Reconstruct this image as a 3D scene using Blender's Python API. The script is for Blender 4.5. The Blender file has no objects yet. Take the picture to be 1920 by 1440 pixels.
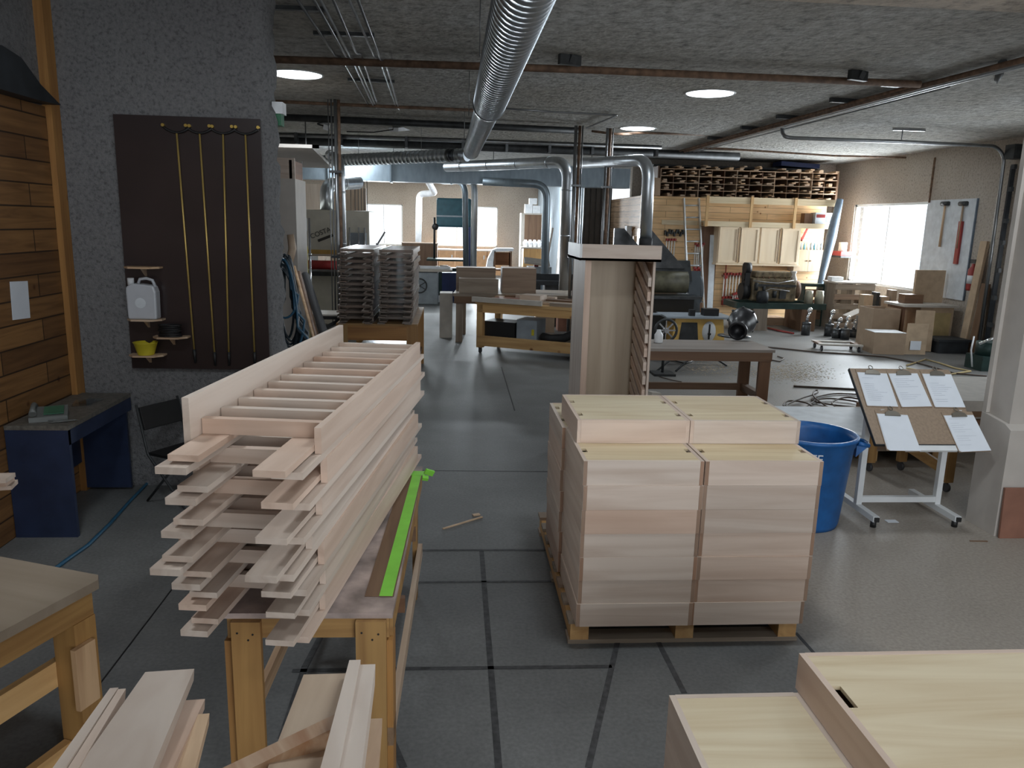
import bpy, bmesh, math, random
from mathutils import Vector, Matrix, Euler
R_ = random.Random(7)
S = bpy.context.scene
COL = S.collection
PI = math.pi
def rad(a): return math.radians(a)

# ---------------------------------------------------------------- camera
FPX, CAMH, YAW, PITCH, ROLL = 1450.0, 2.0, rad(4.3), rad(11.75), rad(1.45)
_F = Vector((math.sin(YAW)*math.cos(PITCH), math.cos(YAW)*math.cos(PITCH), -math.sin(PITCH)))
_r = _F.cross(Vector((0, 0, 1))).normalized(); _u = _r.cross(_F)
_R = _r*math.cos(ROLL) + _u*math.sin(ROLL); _U = -_r*math.sin(ROLL) + _u*math.cos(ROLL)
cd = bpy.data.cameras.new('camera'); cam = bpy.data.objects.new('camera', cd); COL.objects.link(cam)
cd.sensor_fit = 'HORIZONTAL'; cd.sensor_width = 36; cd.lens = FPX/1920*36; cd.clip_start = .05; cd.clip_end = 200
m = Matrix((_R, _U, -_F)).transposed().to_4x4(); m.translation = (0, 0, CAMH); cam.matrix_world = m
S.camera = cam
S.view_settings.view_transform = 'Standard'; S.view_settings.look = 'None'; S.view_settings.gamma = 1
S.view_settings.use_curve_mapping = False
S.view_settings.exposure = 0.22

def at(px, py, X=None, Y=None, Z=None):
    """room point seen at photo pixel px,py lying on the plane X=, Y= or Z= (metres)"""
    r = _R*((px-960)/FPX) + _U*((720-py)/FPX) + _F
    if Z is not None: t = (Z-CAMH)/r.z
    elif Y is not None: t = Y/r.y
    else: t = X/r.x
    return Vector((r.x*t, r.y*t, CAMH+r.z*t))

# ---------------------------------------------------------------- world and daylight
w = bpy.data.worlds.new('overcast sky'); S.world = w; w.use_nodes = True
bg = w.node_tree.nodes['Background']; bg.inputs[0].default_value = (.86, .93, 1, 1); bg.inputs[1].default_value = 1.5
def area(name, loc, target, sx, sy, power, col=(1, 1, 1)):
    l = bpy.data.lights.new(name, 'AREA'); l.shape = 'RECTANGLE'; l.size = sx; l.size_y = sy; l.energy = power; l.color = col
    o = bpy.data.objects.new(name, l); COL.objects.link(o); o.location = loc
    o.rotation_euler = (Vector(target)-Vector(loc)).to_track_quat('-Z', 'Y').to_euler()
    return o
COOL = (.86, .94, 1)
area('daylight_right_window', (9.3, 16.4, 1.75), (4, 15.2, 1.5), 1.9, 3.0, 620, COOL)
area('daylight_far_left_window', (-3.2, 32.6, 1.9), (-2, 20, 1), 2.4, 1.7, 900, COOL)
area('daylight_far_right_window', (.55, 32.6, 1.9), (0, 20, 1), 2.8, 1.7, 900, COOL)
area('fill_behind_camera', (2.4, -2.9, 1.9), (1.0, 5, 1.3), 4.6, 2.6, 120, (.90, .95, 1))  # unseen fill added behind the camera, as if from an open rear door
area('area_door_right', (8.9, 9.9, 1.8), (3.5, 8.5, .6), 1.5, 2.0, 60, COOL)  # area light inside the room, before the closed door panels
SKY_FILL = [(1.0, 2.9), (3.6, 4.6), (-1.6, 2.6), (1.0, -.5)]  # skylights added out of view to brighten the near floor
SKY = [(-1.78, 9.2), (2.95, 9.4), (2.9, 12.9), (-2.3, 17.5), (1.0, 24.0), (-3, 24.0), (6.6, 13.2)]
for i, (x, y) in enumerate(SKY+SKY_FILL):
    l = bpy.data.lights.new('skylight_daylight', 'AREA'); l.shape = 'DISK'; l.size = .42; l.energy = (17 if y < 6 else 17) if y < 16 else 240; l.color = COOL
    o = bpy.data.objects.new('skylight_daylight', l); COL.objects.link(o); o.location = (x, y, 3.48)

# ---------------------------------------------------------------- materials
MATS = {}
def _nt(name):
    mt = bpy.data.materials.new(name); mt.use_nodes = True; nt = mt.node_tree; b = nt.nodes['Principled BSDF']
    MATS[name] = mt
    return mt, nt, b
def _n(nt, t, **k):
    n = nt.nodes.new(t)
    for a, v in k.items(): setattr(n, a, v)
    return n
def _ramp(nt, stops):
    r = _n(nt, 'ShaderNodeValToRGB'); e = r.color_ramp.elements
    while len(e) > 1: e.remove(e[-1])
    e[0].position = stops[0][0]; e[0].color = (*stops[0][1], 1)
    for p, c in stops[1:]:
        q = e.new(p); q.color = (*c, 1)
    return r
def _coord(nt, scale=(1, 1, 1), rnd=True):
    tc = _n(nt, 'ShaderNodeTexCoord'); mp = _n(nt, 'ShaderNodeMapping'); mp.inputs['Scale'].default_value = scale
    nt.links.new(tc.outputs['Object'], mp.inputs[0])
    if rnd:
        oi = _n(nt, 'ShaderNodeObjectInfo'); cx = _n(nt, 'ShaderNodeCombineXYZ'); mu = _n(nt, 'ShaderNodeMath', operation='MULTIPLY'); mu.inputs[1].default_value = 37
        nt.links.new(oi.outputs['Random'], mu.inputs[0])
        for i in range(3): nt.links.new(mu.outputs[0], cx.inputs[i])
        nt.links.new(cx.outputs[0], mp.inputs['Location'])
    return mp
def _bump(nt, b, h, s, d=.01):
    bp = _n(nt, 'ShaderNodeBump'); bp.inputs['Strength'].default_value = s; bp.inputs['Distance'].default_value = d
    nt.links.new(h, bp.inputs['Height']); nt.links.new(bp.outputs[0], b.inputs['Normal'])
def plain(name, col, rough=.6, metal=0, spec=None, noise=.12, nscale=8, bump=0):
    mt, nt, b = _nt(name); b.inputs['Roughness'].default_value = rough; b.inputs['Metallic'].default_value = metal
    mp = _coord(nt); no = _n(nt, 'ShaderNodeTexNoise'); no.inputs['Scale'].default_value = nscale; no.inputs['Detail'].default_value = 5
    nt.links.new(mp.outputs[0], no.inputs[0])
    r = _ramp(nt, [(.3, tuple(c*(1-noise) for c in col)), (.7, tuple(min(1, c*(1+noise)) for c in col))])
    nt.links.new(no.outputs[0], r.inputs[0]); nt.links.new(r.outputs[0], b.inputs['Base Color'])
    if bump: _bump(nt, b, no.outputs[0], bump)
    return mt
def wood(name, c1, c2, axis='y', rough=.55, var=.18, tint=None, ring=14, knots=0, dist=.8):
    """straight-grained board; grain runs along axis; every object gets its own tone"""
    mt, nt, b = _nt(name); b.inputs['Roughness'].default_value = rough
    s = [ring, ring, ring]; s['xyz'.index(axis)] = ring*.07
    mp = _coord(nt, s)
    no = _n(nt, 'ShaderNodeTexNoise'); no.inputs['Scale'].default_value = 1; no.inputs['Detail'].default_value = 6; no.inputs['Distortion'].default_value = dist
    nt.links.new(mp.outputs[0], no.inputs[0])
    r = _ramp(nt, [(.28, c2), (.45, tuple((a+d)/2 for a, d in zip(c1, c2))), (.62, c1), (.8, tuple(min(1, a*1.06) for a in c1))])
    nt.links.new(no.outputs[0], r.inputs[0])
    oi = _n(nt, 'ShaderNodeObjectInfo')
    t = tint or (1.0, .86, .78)
    rr = _ramp(nt, [(0, (1-var,)*3), (.5, (1, 1, 1)), (1, tuple(x for x in t))])
    nt.links.new(oi.outputs['Random'], rr.inputs[0])
    mx = _n(nt, 'ShaderNodeMix', data_type='RGBA', blend_type='MULTIPLY'); mx.inputs[0].default_value = 1
    nt.links.new(r.outputs[0], mx.inputs[6]); nt.links.new(rr.outputs[0], mx.inputs[7])
    out = mx.outputs[2]
    if knots:
        mk = _coord(nt, (2.2, 2.2, 2.2)); vo = _n(nt, 'ShaderNodeTexVoronoi'); vo.inputs['Scale'].default_value = 1.0
        nt.links.new(mk.outputs[0], vo.inputs[0])
        kr = _ramp(nt, [(.03, (.25, .13, .06)), (.07+.02*knots, (1, 1, 1))]); nt.links.new(vo.outputs['Distance'], kr.inputs[0])
        m2 = _n(nt, 'ShaderNodeMix', data_type='RGBA', blend_type='MULTIPLY'); m2.inputs[0].default_value = 1
        nt.links.new(out, m2.inputs[6]); nt.links.new(kr.outputs[0], m2.inputs[7]); out = m2.outputs[2]
    nt.links.new(out, b.inputs['Base Color'])
    _bump(nt, b, no.outputs[0], .08)
    return mt
def planks(name, c1, c2, w, L, axis, rough=.6, gap=.006, con=.38):
    """boards laid side by side; axis = 'xz' (board along x, stacked in z), 'yz' ..."""
    mt, nt, b = _nt(name); b.inputs['Roughness'].default_value = rough
    tc = _n(nt, 'ShaderNodeTexCoord'); sp = _n(nt, 'ShaderNodeSeparateXYZ'); nt.links.new(tc.outputs['Object'], sp.inputs[0])
    cb = _n(nt, 'ShaderNodeCombineXYZ'); nt.links.new(sp.outputs['XYZ'.index(axis[0].upper())], cb.inputs[0]); nt.links.new(sp.outputs['XYZ'.index(axis[1].upper())], cb.inputs[1])
    br = _n(nt, 'ShaderNodeTexBrick'); br.inputs['Scale'].default_value = 1; br.inputs['Brick Width'].default_value = L; br.inputs['Row Height'].default_value = w
    br.inputs['Mortar Size'].default_value = gap; br.inputs['Color1'].default_value = (*c1, 1); br.inputs['Color2'].default_value = (*c2, 1); br.inputs['Mortar'].default_value = (c2[0]*.25, c2[1]*.25, c2[2]*.25, 1)
    br.offset = .37; br.inputs['Mortar Smooth'].default_value = .3
    nt.links.new(cb.outputs[0], br.inputs[0])
    mp = _n(nt, 'ShaderNodeMapping'); mp.inputs['Scale'].default_value = (1.5, 22, 1); nt.links.new(cb.outputs[0], mp.inputs[0])
    no = _n(nt, 'ShaderNodeTexNoise'); no.inputs['Scale'].default_value = 1; no.inputs['Detail'].default_value = 5; no.inputs['Distortion'].default_value = 1.2; nt.links.new(mp.outputs[0], no.inputs[0])
    r = _ramp(nt, [(.3, (1-con, 1-con*1.15, 1-con*1.3)), (.65, (1.08, 1.05, 1.0))]); nt.links.new(no.outputs[0], r.inputs[0])
    mx = _n(nt, 'ShaderNodeMix', data_type='RGBA', blend_type='MULTIPLY'); mx.inputs[0].default_value = 1
    nt.links.new(br.outputs[0], mx.inputs[6]); nt.links.new(r.outputs[0], mx.inputs[7])
    vo = _n(nt, 'ShaderNodeTexVoronoi'); vo.inputs['Scale'].default_value = 3.1; nt.links.new(cb.outputs[0], vo.inputs[0])
    kr = _ramp(nt, [(.03, (.35, .2, .1)), (.08, (1, 1, 1))]); nt.links.new(vo.outputs['Distance'], kr.inputs[0])
    m2 = _n(nt, 'ShaderNodeMix', data_type='RGBA', blend_type='MULTIPLY'); m2.inputs[0].default_value = 1
    nt.links.new(mx.outputs[2], m2.inputs[6]); nt.links.new(kr.outputs[0], m2.inputs[7])
    nt.links.new(m2.outputs[2], b.inputs['Base Color']); _bump(nt, b, br.outputs['Fac'], -.35)
    return mt
def sprayed(name, c1, c2, scale=9, bump=.9, dist=.05, patch=None):
    """coarse sprayed-on plaster"""
    mt, nt, b = _nt(name); b.inputs['Roughness'].default_value = .95
    tc = _n(nt, 'ShaderNodeTexCoord')
    n1 = _n(nt, 'ShaderNodeTexNoise'); n1.inputs['Scale'].default_value = scale; n1.inputs['Detail'].default_value = 8; n1.inputs['Roughness'].default_value = .7
    n2 = _n(nt, 'ShaderNodeTexNoise'); n2.inputs['Scale'].default_value = .7; n2.inputs['Detail'].default_value = 4
    vo = _n(nt, 'ShaderNodeTexVoronoi'); vo.inputs['Scale'].default_value = scale*2.4
    for n in (n1, n2, vo): nt.links.new(tc.outputs['Object'], n.inputs[0])
    r = _ramp(nt, [(.34, tuple(c*.55 for c in c2)), (.47, c2), (.62, c1)]); nt.links.new(n1.outputs[0], r.inputs[0])
    r2 = _ramp(nt, [(.3, patch or (.8, .76, .7)), (.65, (1, 1, 1))]); nt.links.new(n2.outputs[0], r2.inputs[0])
    mx = _n(nt, 'ShaderNodeMix', data_type='RGBA', blend_type='MULTIPLY'); mx.inputs[0].default_value = 1
    nt.links.new(r.outputs[0], mx.inputs[6]); nt.links.new(r2.outputs[0], mx.inputs[7]); nt.links.new(mx.outputs[2], b.inputs['Base Color'])
    ad = _n(nt, 'ShaderNodeMath', operation='SUBTRACT'); nt.links.new(n1.outputs[0], ad.inputs[0])
    ml = _n(nt, 'ShaderNodeMath', operation='MULTIPLY'); ml.inputs[1].default_value = .35; nt.links.new(vo.outputs['Distance'], ml.inputs[0]); nt.links.new(ml.outputs[0], ad.inputs[1])
    _bump(nt, b, ad.outputs[0], bump, dist)
    return mt
def emit(name, col, s):
    mt, nt, b = _nt(name); b.inputs['Base Color'].default_value = (*col, 1); b.inputs['Emission Color'].default_value = (*col, 1); b.inputs['Emission Strength'].default_value = s
    return mt
def glassy(name, tint=(1, 1, 1), gloss=.06):
    mt = bpy.data.materials.new(name); mt.use_nodes = True; nt = mt.node_tree; nt.nodes.clear()
    o = _n(nt, 'ShaderNodeOutputMaterial'); mx = _n(nt, 'ShaderNodeMixShader'); mx.inputs[0].default_value = gloss
    t = _n(nt, 'ShaderNodeBsdfTransparent'); t.inputs[0].default_value = (*tint, 1); g = _n(nt, 'ShaderNodeBsdfGlossy'); g.inputs['Roughness'].default_value = .05
    nt.links.new(t.outputs[0], mx.inputs[1]); nt.links.new(g.outputs[0], mx.inputs[2]); nt.links.new(mx.outputs[0], o.inputs[0]); return mt
def galv(name, col=(.62, .66, .7), rough=.36, axis=None, pitch=.09):
    """galvanised duct with spiral seams along local z when axis is given"""
    mt, nt, b = _nt(name); b.inputs['Metallic'].default_value = .92; b.inputs['Roughness'].default_value = rough
    mp = _coord(nt, (6, 6, 2)); no = _n(nt, 'ShaderNodeTexNoise'); no.inputs['Scale'].default_value = 2; no.inputs['Detail'].default_value = 4; nt.links.new(mp.outputs[0], no.inputs[0])
    r = _ramp(nt, [(.3, tuple(c*.8 for c in col)), (.7, col)]); nt.links.new(no.outputs[0], r.inputs[0]); nt.links.new(r.outputs[0], b.inputs['Base Color'])
    if axis:
        tc = _n(nt, 'ShaderNodeTexCoord'); mp2 = _n(nt, 'ShaderNodeMapping'); mp2.inputs['Rotation'].default_value = (.10, 0, 0)
        wv = _n(nt, 'ShaderNodeTexWave', wave_type='BANDS', bands_direction='Z', wave_profile='SIN'); wv.inputs['Scale'].default_value = .314/pitch
        nt.links.new(tc.outputs['Object'], mp2.inputs[0]); nt.links.new(mp2.outputs[0], wv.inputs[0])
        rr = _ramp(nt, [(.0, (1, 1, 1)), (.12, (.1, .1, .1)), (.2, (0, 0, 0))]); nt.links.new(wv.outputs['Fac'], rr.inputs[0])
        _bump(nt, b, rr.outputs[0], 1.0, .012)
    return mt

for ax in 'xyz':
    wood('maple_'+ax, (.64, .535, .455), (.50, .385, .31), ax, var=.12, tint=(1.0, .88, .81))
    wood('pine_'+ax, (.66, .42, .19), (.50, .29, .12), ax, var=.14, tint=(1, .92, .8), knots=1)
    wood('amber_'+ax, (.40, .23, .08), (.24, .12, .04), ax, var=.15, tint=(1, .8, .6), knots=1)
    wood('brown_'+ax, (.20, .115, .065), (.13, .07, .04), ax, var=.12)
    wood('grey_wood_'+ax, (.34, .28, .22), (.22, .17, .13), ax, var=.2)
    wood('lumber_'+ax, (.62, .47, .34), (.40, .27, .18), ax, var=.35, tint=(1, .85, .65))
wood('ply_x', (.66, .56, .39), (.55, .43, .27), 'x', var=.05, tint=(1, .95, .88), ring=6, dist=3.2)
wood('ply_z', (.58, .48, .36), (.46, .36, .26), 'z', var=.06, tint=(1, .95, .86), ring=9)
wood('cab_maple', (.80, .66, .48), (.74, .59, .41), 'z', var=.02, ring=9, tint=(1, .98, .96))
wood('benchtop', (.30, .24, .18), (.22, .17, .12), 'x', var=.05, ring=5, rough=.65)
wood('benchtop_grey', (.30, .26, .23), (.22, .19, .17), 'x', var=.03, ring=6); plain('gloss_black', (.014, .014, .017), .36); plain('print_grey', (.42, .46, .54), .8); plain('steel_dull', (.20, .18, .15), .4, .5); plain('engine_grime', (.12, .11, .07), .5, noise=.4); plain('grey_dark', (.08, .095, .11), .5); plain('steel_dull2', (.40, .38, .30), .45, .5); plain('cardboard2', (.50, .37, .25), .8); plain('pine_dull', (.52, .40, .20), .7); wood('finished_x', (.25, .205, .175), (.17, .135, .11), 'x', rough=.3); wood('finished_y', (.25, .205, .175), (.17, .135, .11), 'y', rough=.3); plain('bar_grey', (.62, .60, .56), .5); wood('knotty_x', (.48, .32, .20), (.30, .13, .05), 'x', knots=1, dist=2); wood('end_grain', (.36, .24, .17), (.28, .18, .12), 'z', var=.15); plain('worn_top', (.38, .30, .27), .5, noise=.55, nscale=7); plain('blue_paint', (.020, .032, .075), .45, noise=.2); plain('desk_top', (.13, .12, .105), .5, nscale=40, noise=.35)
plain('black', (.012, .012, .013), .5); plain('black_rubber', (.02, .02, .022), .7); plain('dark_iron', (.045, .048, .05), .5, .3, noise=.4)
plain('green_iron', (.02, .045, .04), .45, .2, noise=.3); plain('white_paint', (.72, .74, .75), .5, noise=.05); plain('paper', (.74, .78, .84), .8, noise=.03)
plain('cream_paint', (.74, .70, .60), .45, noise=.06); plain('grey_paint', (.30, .34, .38), .45, noise=.1); plain('teal_paint', (.03, .10, .13), .4, noise=.15)
plain('navy_paint', (.03, .05, .16), .45); plain('yellow_paint', (.66, .42, .12), .5); plain('red_paint', (.30, .035, .03), .45); plain('red_roll', (.5, .05, .05), .5)
plain('rust', (.16, .095, .06), .8, noise=.45, nscale=14); plain('steel', (.45, .46, .48), .35, .9); plain('chrome', (.8, .82, .85), .12, 1); plain('alu', (.62, .65, .68), .35, .9)
plain('brass', (.55, .38, .10), .35, .8); plain('gold_rod', (.62, .44, .14), .35, .5); plain('can_blue', (.012, .11, .34), .42, noise=.18, nscale=14)
plain('hose_blue', (.02, .09, .16), .45); plain('hose_dark', (.018, .03, .04), .4); plain('cord_brown', (.09, .06, .045), .6); plain('cardboard', (.40, .29, .20), .8, noise=.08)
plain('hardboard', (.30, .22, .155), .6, noise=.12, nscale=60); plain('tape_green', (.22, .62, .06), .5); plain('tape_dark', (.048, .048, .05), .6, noise=.5, nscale=30)
plain('board_dark', (.030, .020, .020), .28, noise=.15, nscale=3); plain('clear_plastic', (.50, .52, .56), .35, noise=.06); plain('yellow_wrap', (.60, .50, .03), .5)
plain('label_white', (.66, .68, .70), .6); plain('red_board', (.26, .12, .08), .6, noise=.15); plain('column_paint', (.50, .46, .42), .6, noise=.05)
plain('engine_paint', (.17, .13, .075), .55, noise=.65, nscale=7); plain('tarp_blue', (.16, .21, .27), .6, noise=.2); plain('tarp_dark', (.015, .018, .022), .6, noise=.4)
plain('sawdust', (.46, .38, .28), .95, noise=.25, nscale=30); plain('peg_white', (.62, .66, .70), .6); plain('ink', (.10, .12, .2), .7); plain('phone_grey', (.16, .17, .165), .5)
plain('screen_green', (.05, .16, .10), .3); plain('dark_slat', (.07, .06, .052), .6); plain('oak_front', (.50, .28, .14), .55, noise=.12); plain('cloth_white', (.75, .76, .78), .85)
plain('veneer_red', (.34, .13, .05), .5); plain('dusty_white', (.52, .48, .43), .7, noise=.1); plain('logo_dark', (.06, .055, .05), .6); plain('bottle_blue', (.14, .33, .42), .4)
plain('lamp_white', (.85, .87, .9), .4); plain('green_plastic', (.03, .16, .08), .4); plain('caster', (.05, .05, .055), .5); plain('bare_metal_dark', (.10, .105, .11), .35, .8, noise=.3)
galv('galv'); galv('galv_spiral', (.56, .61, .66), .36); galv('galv_dull', (.30, .36, .41), .45); galv('conduit', (.34, .35, .36), .38)
glassy('window_glass'); glassy('wrap_film', (.9, .93, .95), .18)
emit('skylight_lens', (.88, .95, 1), 6.0); emit('pane_glow', (.95, .98, 1), 9)
sprayed('spray_ceiling', (.68, .68, .65), (.50, .49, .46), 9, 1.0, .075); sprayed('spray_wall', (.215, .215, .215), (.175, .175, .178), 42, .7, .012, (.9, .9, .92))
sprayed('spray_tan', (.50, .45, .39), (.455, .405, .35), 26, .4, .015, (.85, .82, .8)); sprayed('spray_beam', (.62, .55, .47), (.5, .44, .38), 9, .5, .03)
planks('wall_planks', (.30, .155, .055), (.15, .072, .026), .145, .8, 'yz'); planks('pine_wall', (.78, .55, .32), (.70, .47, .25), .13, 2.3, 'xz', gap=.004, con=.16); planks('pine_side', (.62, .44, .30), (.50, .35, .24), .13, 2.0, 'yz')
planks('plain_wall_planks', (.60, .47, .35), (.52, .40, .29), .13, 2.3, 'xz')

# concrete floor
mt, nt, b = _nt('concrete')
tc = _n(nt, 'ShaderNodeTexCoord')
n1 = _n(nt, 'ShaderNodeTexNoise'); n1.inputs['Scale'].default_value = .55; n1.inputs['Detail'].default_value = 9; n1.inputs['Roughness'].default_value = .62
n2 = _n(nt, 'ShaderNodeTexNoise'); n2.inputs['Scale'].default_value = 55; n2.inputs['Detail'].default_value = 4
for n in (n1, n2): nt.links.new(tc.outputs['Object'], n.inputs[0])
r1 = _ramp(nt, [(.3, (.095, .096, .095)), (.5, (.15, .152, .15)), (.7, (.225, .228, .225))]); nt.links.new(n1.outputs[0], r1.inputs[0])
r2 = _ramp(nt, [(.3, (.82, .82, .82)), (.7, (1.1, 1.1, 1.1))]); nt.links.new(n2.outputs[0], r2.inputs[0])
mx = _n(nt, 'ShaderNodeMix', data_type='RGBA', blend_type='MULTIPLY'); mx.inputs[0].default_value = 1
nt.links.new(r1.outputs[0], mx.inputs[6]); nt.links.new(r2.outputs[0], mx.inputs[7])
# dusty tan area on the right of the old floor joint
sp = _n(nt, 'ShaderNodeSeparateXYZ'); nt.links.new(tc.outputs['Object'], sp.inputs[0])
ma = _n(nt, 'ShaderNodeMath', operation='MULTIPLY_ADD'); ma.inputs[1].default_value = .9; nt.links.new(n1.outputs[0], ma.inputs[0]); nt.links.new(sp.outputs[0], ma.inputs[2])
mr = _n(nt, 'ShaderNodeMapRange'); mr.inputs[1].default_value = 2.05; mr.inputs[2].default_value = 2.5; nt.links.new(ma.outputs[0], mr.inputs[0])
my = _n(nt, 'ShaderNodeMapRange'); my.inputs[1].default_value = 6.0; my.inputs[2].default_value = 10.5; my.inputs[3].default_value = 1; my.inputs[4].default_value = .12; nt.links.new(sp.outputs[1], my.inputs[0])
mm = _n(nt, 'ShaderNodeMath', operation='MULTIPLY'); nt.links.new(mr.outputs[0], mm.inputs[0]); nt.links.new(my.outputs[0], mm.inputs[1])
m3 = _n(nt, 'ShaderNodeMix', data_type='RGBA'); nt.links.new(mm.outputs[0], m3.inputs[0]); nt.links.new(mx.outputs[2], m3.inputs[6])
r3 = _ramp(nt, [(.3, (.27, .235, .20)), (.7, (.36, .32, .275))]); nt.links.new(n2.outputs[0], r3.inputs[0]); nt.links.new(r3.outputs[0], m3.inputs[7])
nt.links.new(m3.outputs[2], b.inputs['Base Color'])
rg = _n(nt, 'ShaderNodeMapRange'); rg.inputs[3].default_value = .38; rg.inputs[4].default_value = .66; b.inputs['Specular IOR Level'].default_value = .32; nt.links.new(n1.outputs[0], rg.inputs[0]); nt.links.new(rg.outputs[0], b.inputs['Roughness'])
_bump(nt, b, n2.outputs[0], .05)
def corrugated(name, col, pitch, axis):
    mt, nt, b = _nt(name); b.inputs['Base Color'].default_value = (*col, 1); b.inputs['Roughness'].default_value = .4; b.inputs['Metallic'].default_value = .5
    return mt
corrugated('siding', (.36, .42, .47), .2, 'y')

# ---------------------------------------------------------------- mesh builder
class MB:
    def __init__(s): s.bm = bmesh.new()
    def box(s, x0, x1, y0, y1, z0, z1, rot=None, bev=0):
        vs = [s.bm.verts.new((x, y, z)) for z in (z0, z1) for y in (y0, y1) for x in (x0, x1)]
        fs = [s.bm.faces.new([vs[i] for i in q]) for q in ((0, 2, 3, 1), (4, 5, 7, 6), (0, 1, 5, 4), (2, 6, 7, 3), (0, 4, 6, 2), (1, 3, 7, 5))]
        if bev: bmesh.ops.bevel(s.bm, geom=list({e for f in fs for e in f.edges}), offset=bev, segments=2, affect='EDGES', profile=.6)
        if rot is not None:
            M4, = (rot,)
            for v in vs:
                if v.is_valid: v.co = M4 @ v.co
        return s
    def obox(s, c, size, rot=(0, 0, 0), bev=0):
        b2 = bmesh.new(); hx, hy, hz = [q/2 for q in size]
        t = MB.__new__(MB); t.bm = b2; t.box(-hx, hx, -hy, hy, -hz, hz, bev=bev)
        M4 = Matrix.Translation(c) @ Euler(rot).to_matrix().to_4x4(); return s._merge(b2, M4)
    def _merge(s, b2, M4=Matrix.Identity(4)):
        mp = {}
        for v in b2.verts: mp[v] = s.bm.verts.new(M4 @ v.co)
        for f in b2.faces:
            try: s.bm.faces.new([mp[v] for v in f.verts]).smooth = f.smooth
            except ValueError: pass
        b2.free(); return s
    def beam(s, p0, p1, w, h, up=(0, 0, 1)):
        p0 = Vector(p0); p1 = Vector(p1); d = (p1-p0); L = d.length; d.normalize(); u = Vector(up)
        if abs(d.dot(u)) > .98: u = Vector((0, 1, 0))
        x = d.cross(u).normalized(); z = x.cross(d)
        M4 = Matrix((x, d, z)).transposed().to_4x4(); M4.translation = p0
        b2 = bmesh.new(); t = MB.__new__(MB); t.bm = b2; t.box(-w/2, w/2, 0, L, -h/2, h/2); return s._merge(b2, M4)
    def cyl(s, p0, p1, r, r2=None, n=16, caps=True, smooth=True):
        p0 = Vector(p0); p1 = Vector(p1); d = (p1-p0); L = d.length; r2 = r if r2 is None else r2
        q = d.to_track_quat('Z', 'Y').to_matrix()
        a = [s.bm.verts.new(p0+q @ Vector((r*math.cos(2*PI*i/n), r*math.sin(2*PI*i/n), 0))) for i in range(n)]
        b = [s.bm.verts.new(p1+q @ Vector((r2*math.cos(2*PI*i/n), r2*math.sin(2*PI*i/n), 0))) for i in range(n)]
        for i in range(n): s.bm.faces.new((a[i], a[(i+1) % n], b[(i+1) % n], b[i])).smooth = smooth
        if caps: s.bm.faces.new(a[::-1]); s.bm.faces.new(b)
        return s
    def lathe(s, prof, n=24, c=(0, 0, 0), smooth=True, M4=None):
        rings = []
        for r, z in prof:
            rings.append([s.bm.verts.new(Vector(c)+Vector((r*math.cos(2*PI*i/n), r*math.sin(2*PI*i/n), z))) for i in range(n)])
        for a, b in zip(rings, rings[1:]):
            for i in range(n): s.bm.faces.new((a[i], a[(i+1) % n], b[(i+1) % n], b[i])).smooth = smooth
        if prof[0][0] > 1e-6: s.bm.faces.new(rings[0][::-1])
        if prof[-1][0] > 1e-6: s.bm.faces.new(rings[-1])
        if M4 is not None:
            for q in rings:
                for v in q: v.co = M4 @ v.co
        return s
    def tube(s, pts, r, n=8, closed=False):
        pts = [Vector(p) for p in pts]; rings = []; N = len(pts); up = None
        for i, p in enumerate(pts):
            a = pts[i-1] if (i or closed) else pts[0]; b = pts[(i+1) % N] if (i < N-1 or closed) else pts[-1]
            t = (b-a).normalized()
            if up is None: up = t.orthogonal().normalized()
            up = (up-t*up.dot(t)); up = up.normalized() if up.length > 1e-6 else t.orthogonal().normalized()
            sd = t.cross(up); rr = r[i] if isinstance(r, (list, tuple)) else r
            rings.append([s.bm.verts.new(p+(up*math.cos(2*PI*k/n)+sd*math.sin(2*PI*k/n))*rr) for k in range(n)])
        for i in range(N if closed else N-1):
            a, b = rings[i], rings[(i+1) % N]
            for k in range(n): s.bm.faces.new((a[k], a[(k+1) % n], b[(k+1) % n], b[k])).smooth = True
        if not closed: s.bm.faces.new(rings[0][::-1]); s.bm.faces.new(rings[-1])
        return s
    def prism(s, poly, t0, t1, axis='y'):
        """poly in the plane across axis; extruded from t0 to t1"""
        def mk(u, v, t): return {'y': (u, t, v), 'x': (t, u, v), 'z': (u, v, t)}[axis]
        a = [s.bm.verts.new(mk(u, v, t0)) for u, v in poly]; b = [s.bm.verts.new(mk(u, v, t1)) for u, v in poly]
        n = len(poly); s.bm.faces.new(a); s.bm.faces.new(b[::-1])
        for i in range(n): s.bm.faces.new((a[i], b[i], b[(i+1) % n], a[(i+1) % n]))
        return s
    def sphere(s, c, r, sc=(1, 1, 1), n=16, m=10):
        pr = [(max(1e-7, math.sin(PI*i/m)), -math.cos(PI*i/m)) for i in range(m+1)]
        M4 = Matrix.Translation(c) @ Matrix.Diagonal((r*sc[0], r*sc[1], r*sc[2], 1)); return s.lathe(pr, n, M4=M4)
    def xf(s, M4):
        for v in s.bm.verts: v.co = M4 @ v.co
        return s
    def build(s, name, mat, parent=None, loc=None, rot=None, bev=0):
        bmesh.ops.remove_doubles(s.bm, verts=s.bm.verts, dist=1e-6) if False else None
        bmesh.ops.recalc_face_normals(s.bm, faces=s.bm.faces)
        me = bpy.data.meshes.new(name); s.bm.to_mesh(me); s.bm.free()
        me.materials.append(MATS[mat] if mat in MATS else bpy.data.materials[mat])
        o = bpy.data.objects.new(name, me); COL.objects.link(o)
        if parent: o.parent = parent
        if loc is not None: o.location = loc
        if rot is not None: o.rotation_euler = rot
        if bev:
            bv = o.modifiers.new('bevel', 'BEVEL'); bv.width = bev; bv.segments = 2; bv.limit_method = 'ANGLE'
        return o
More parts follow.
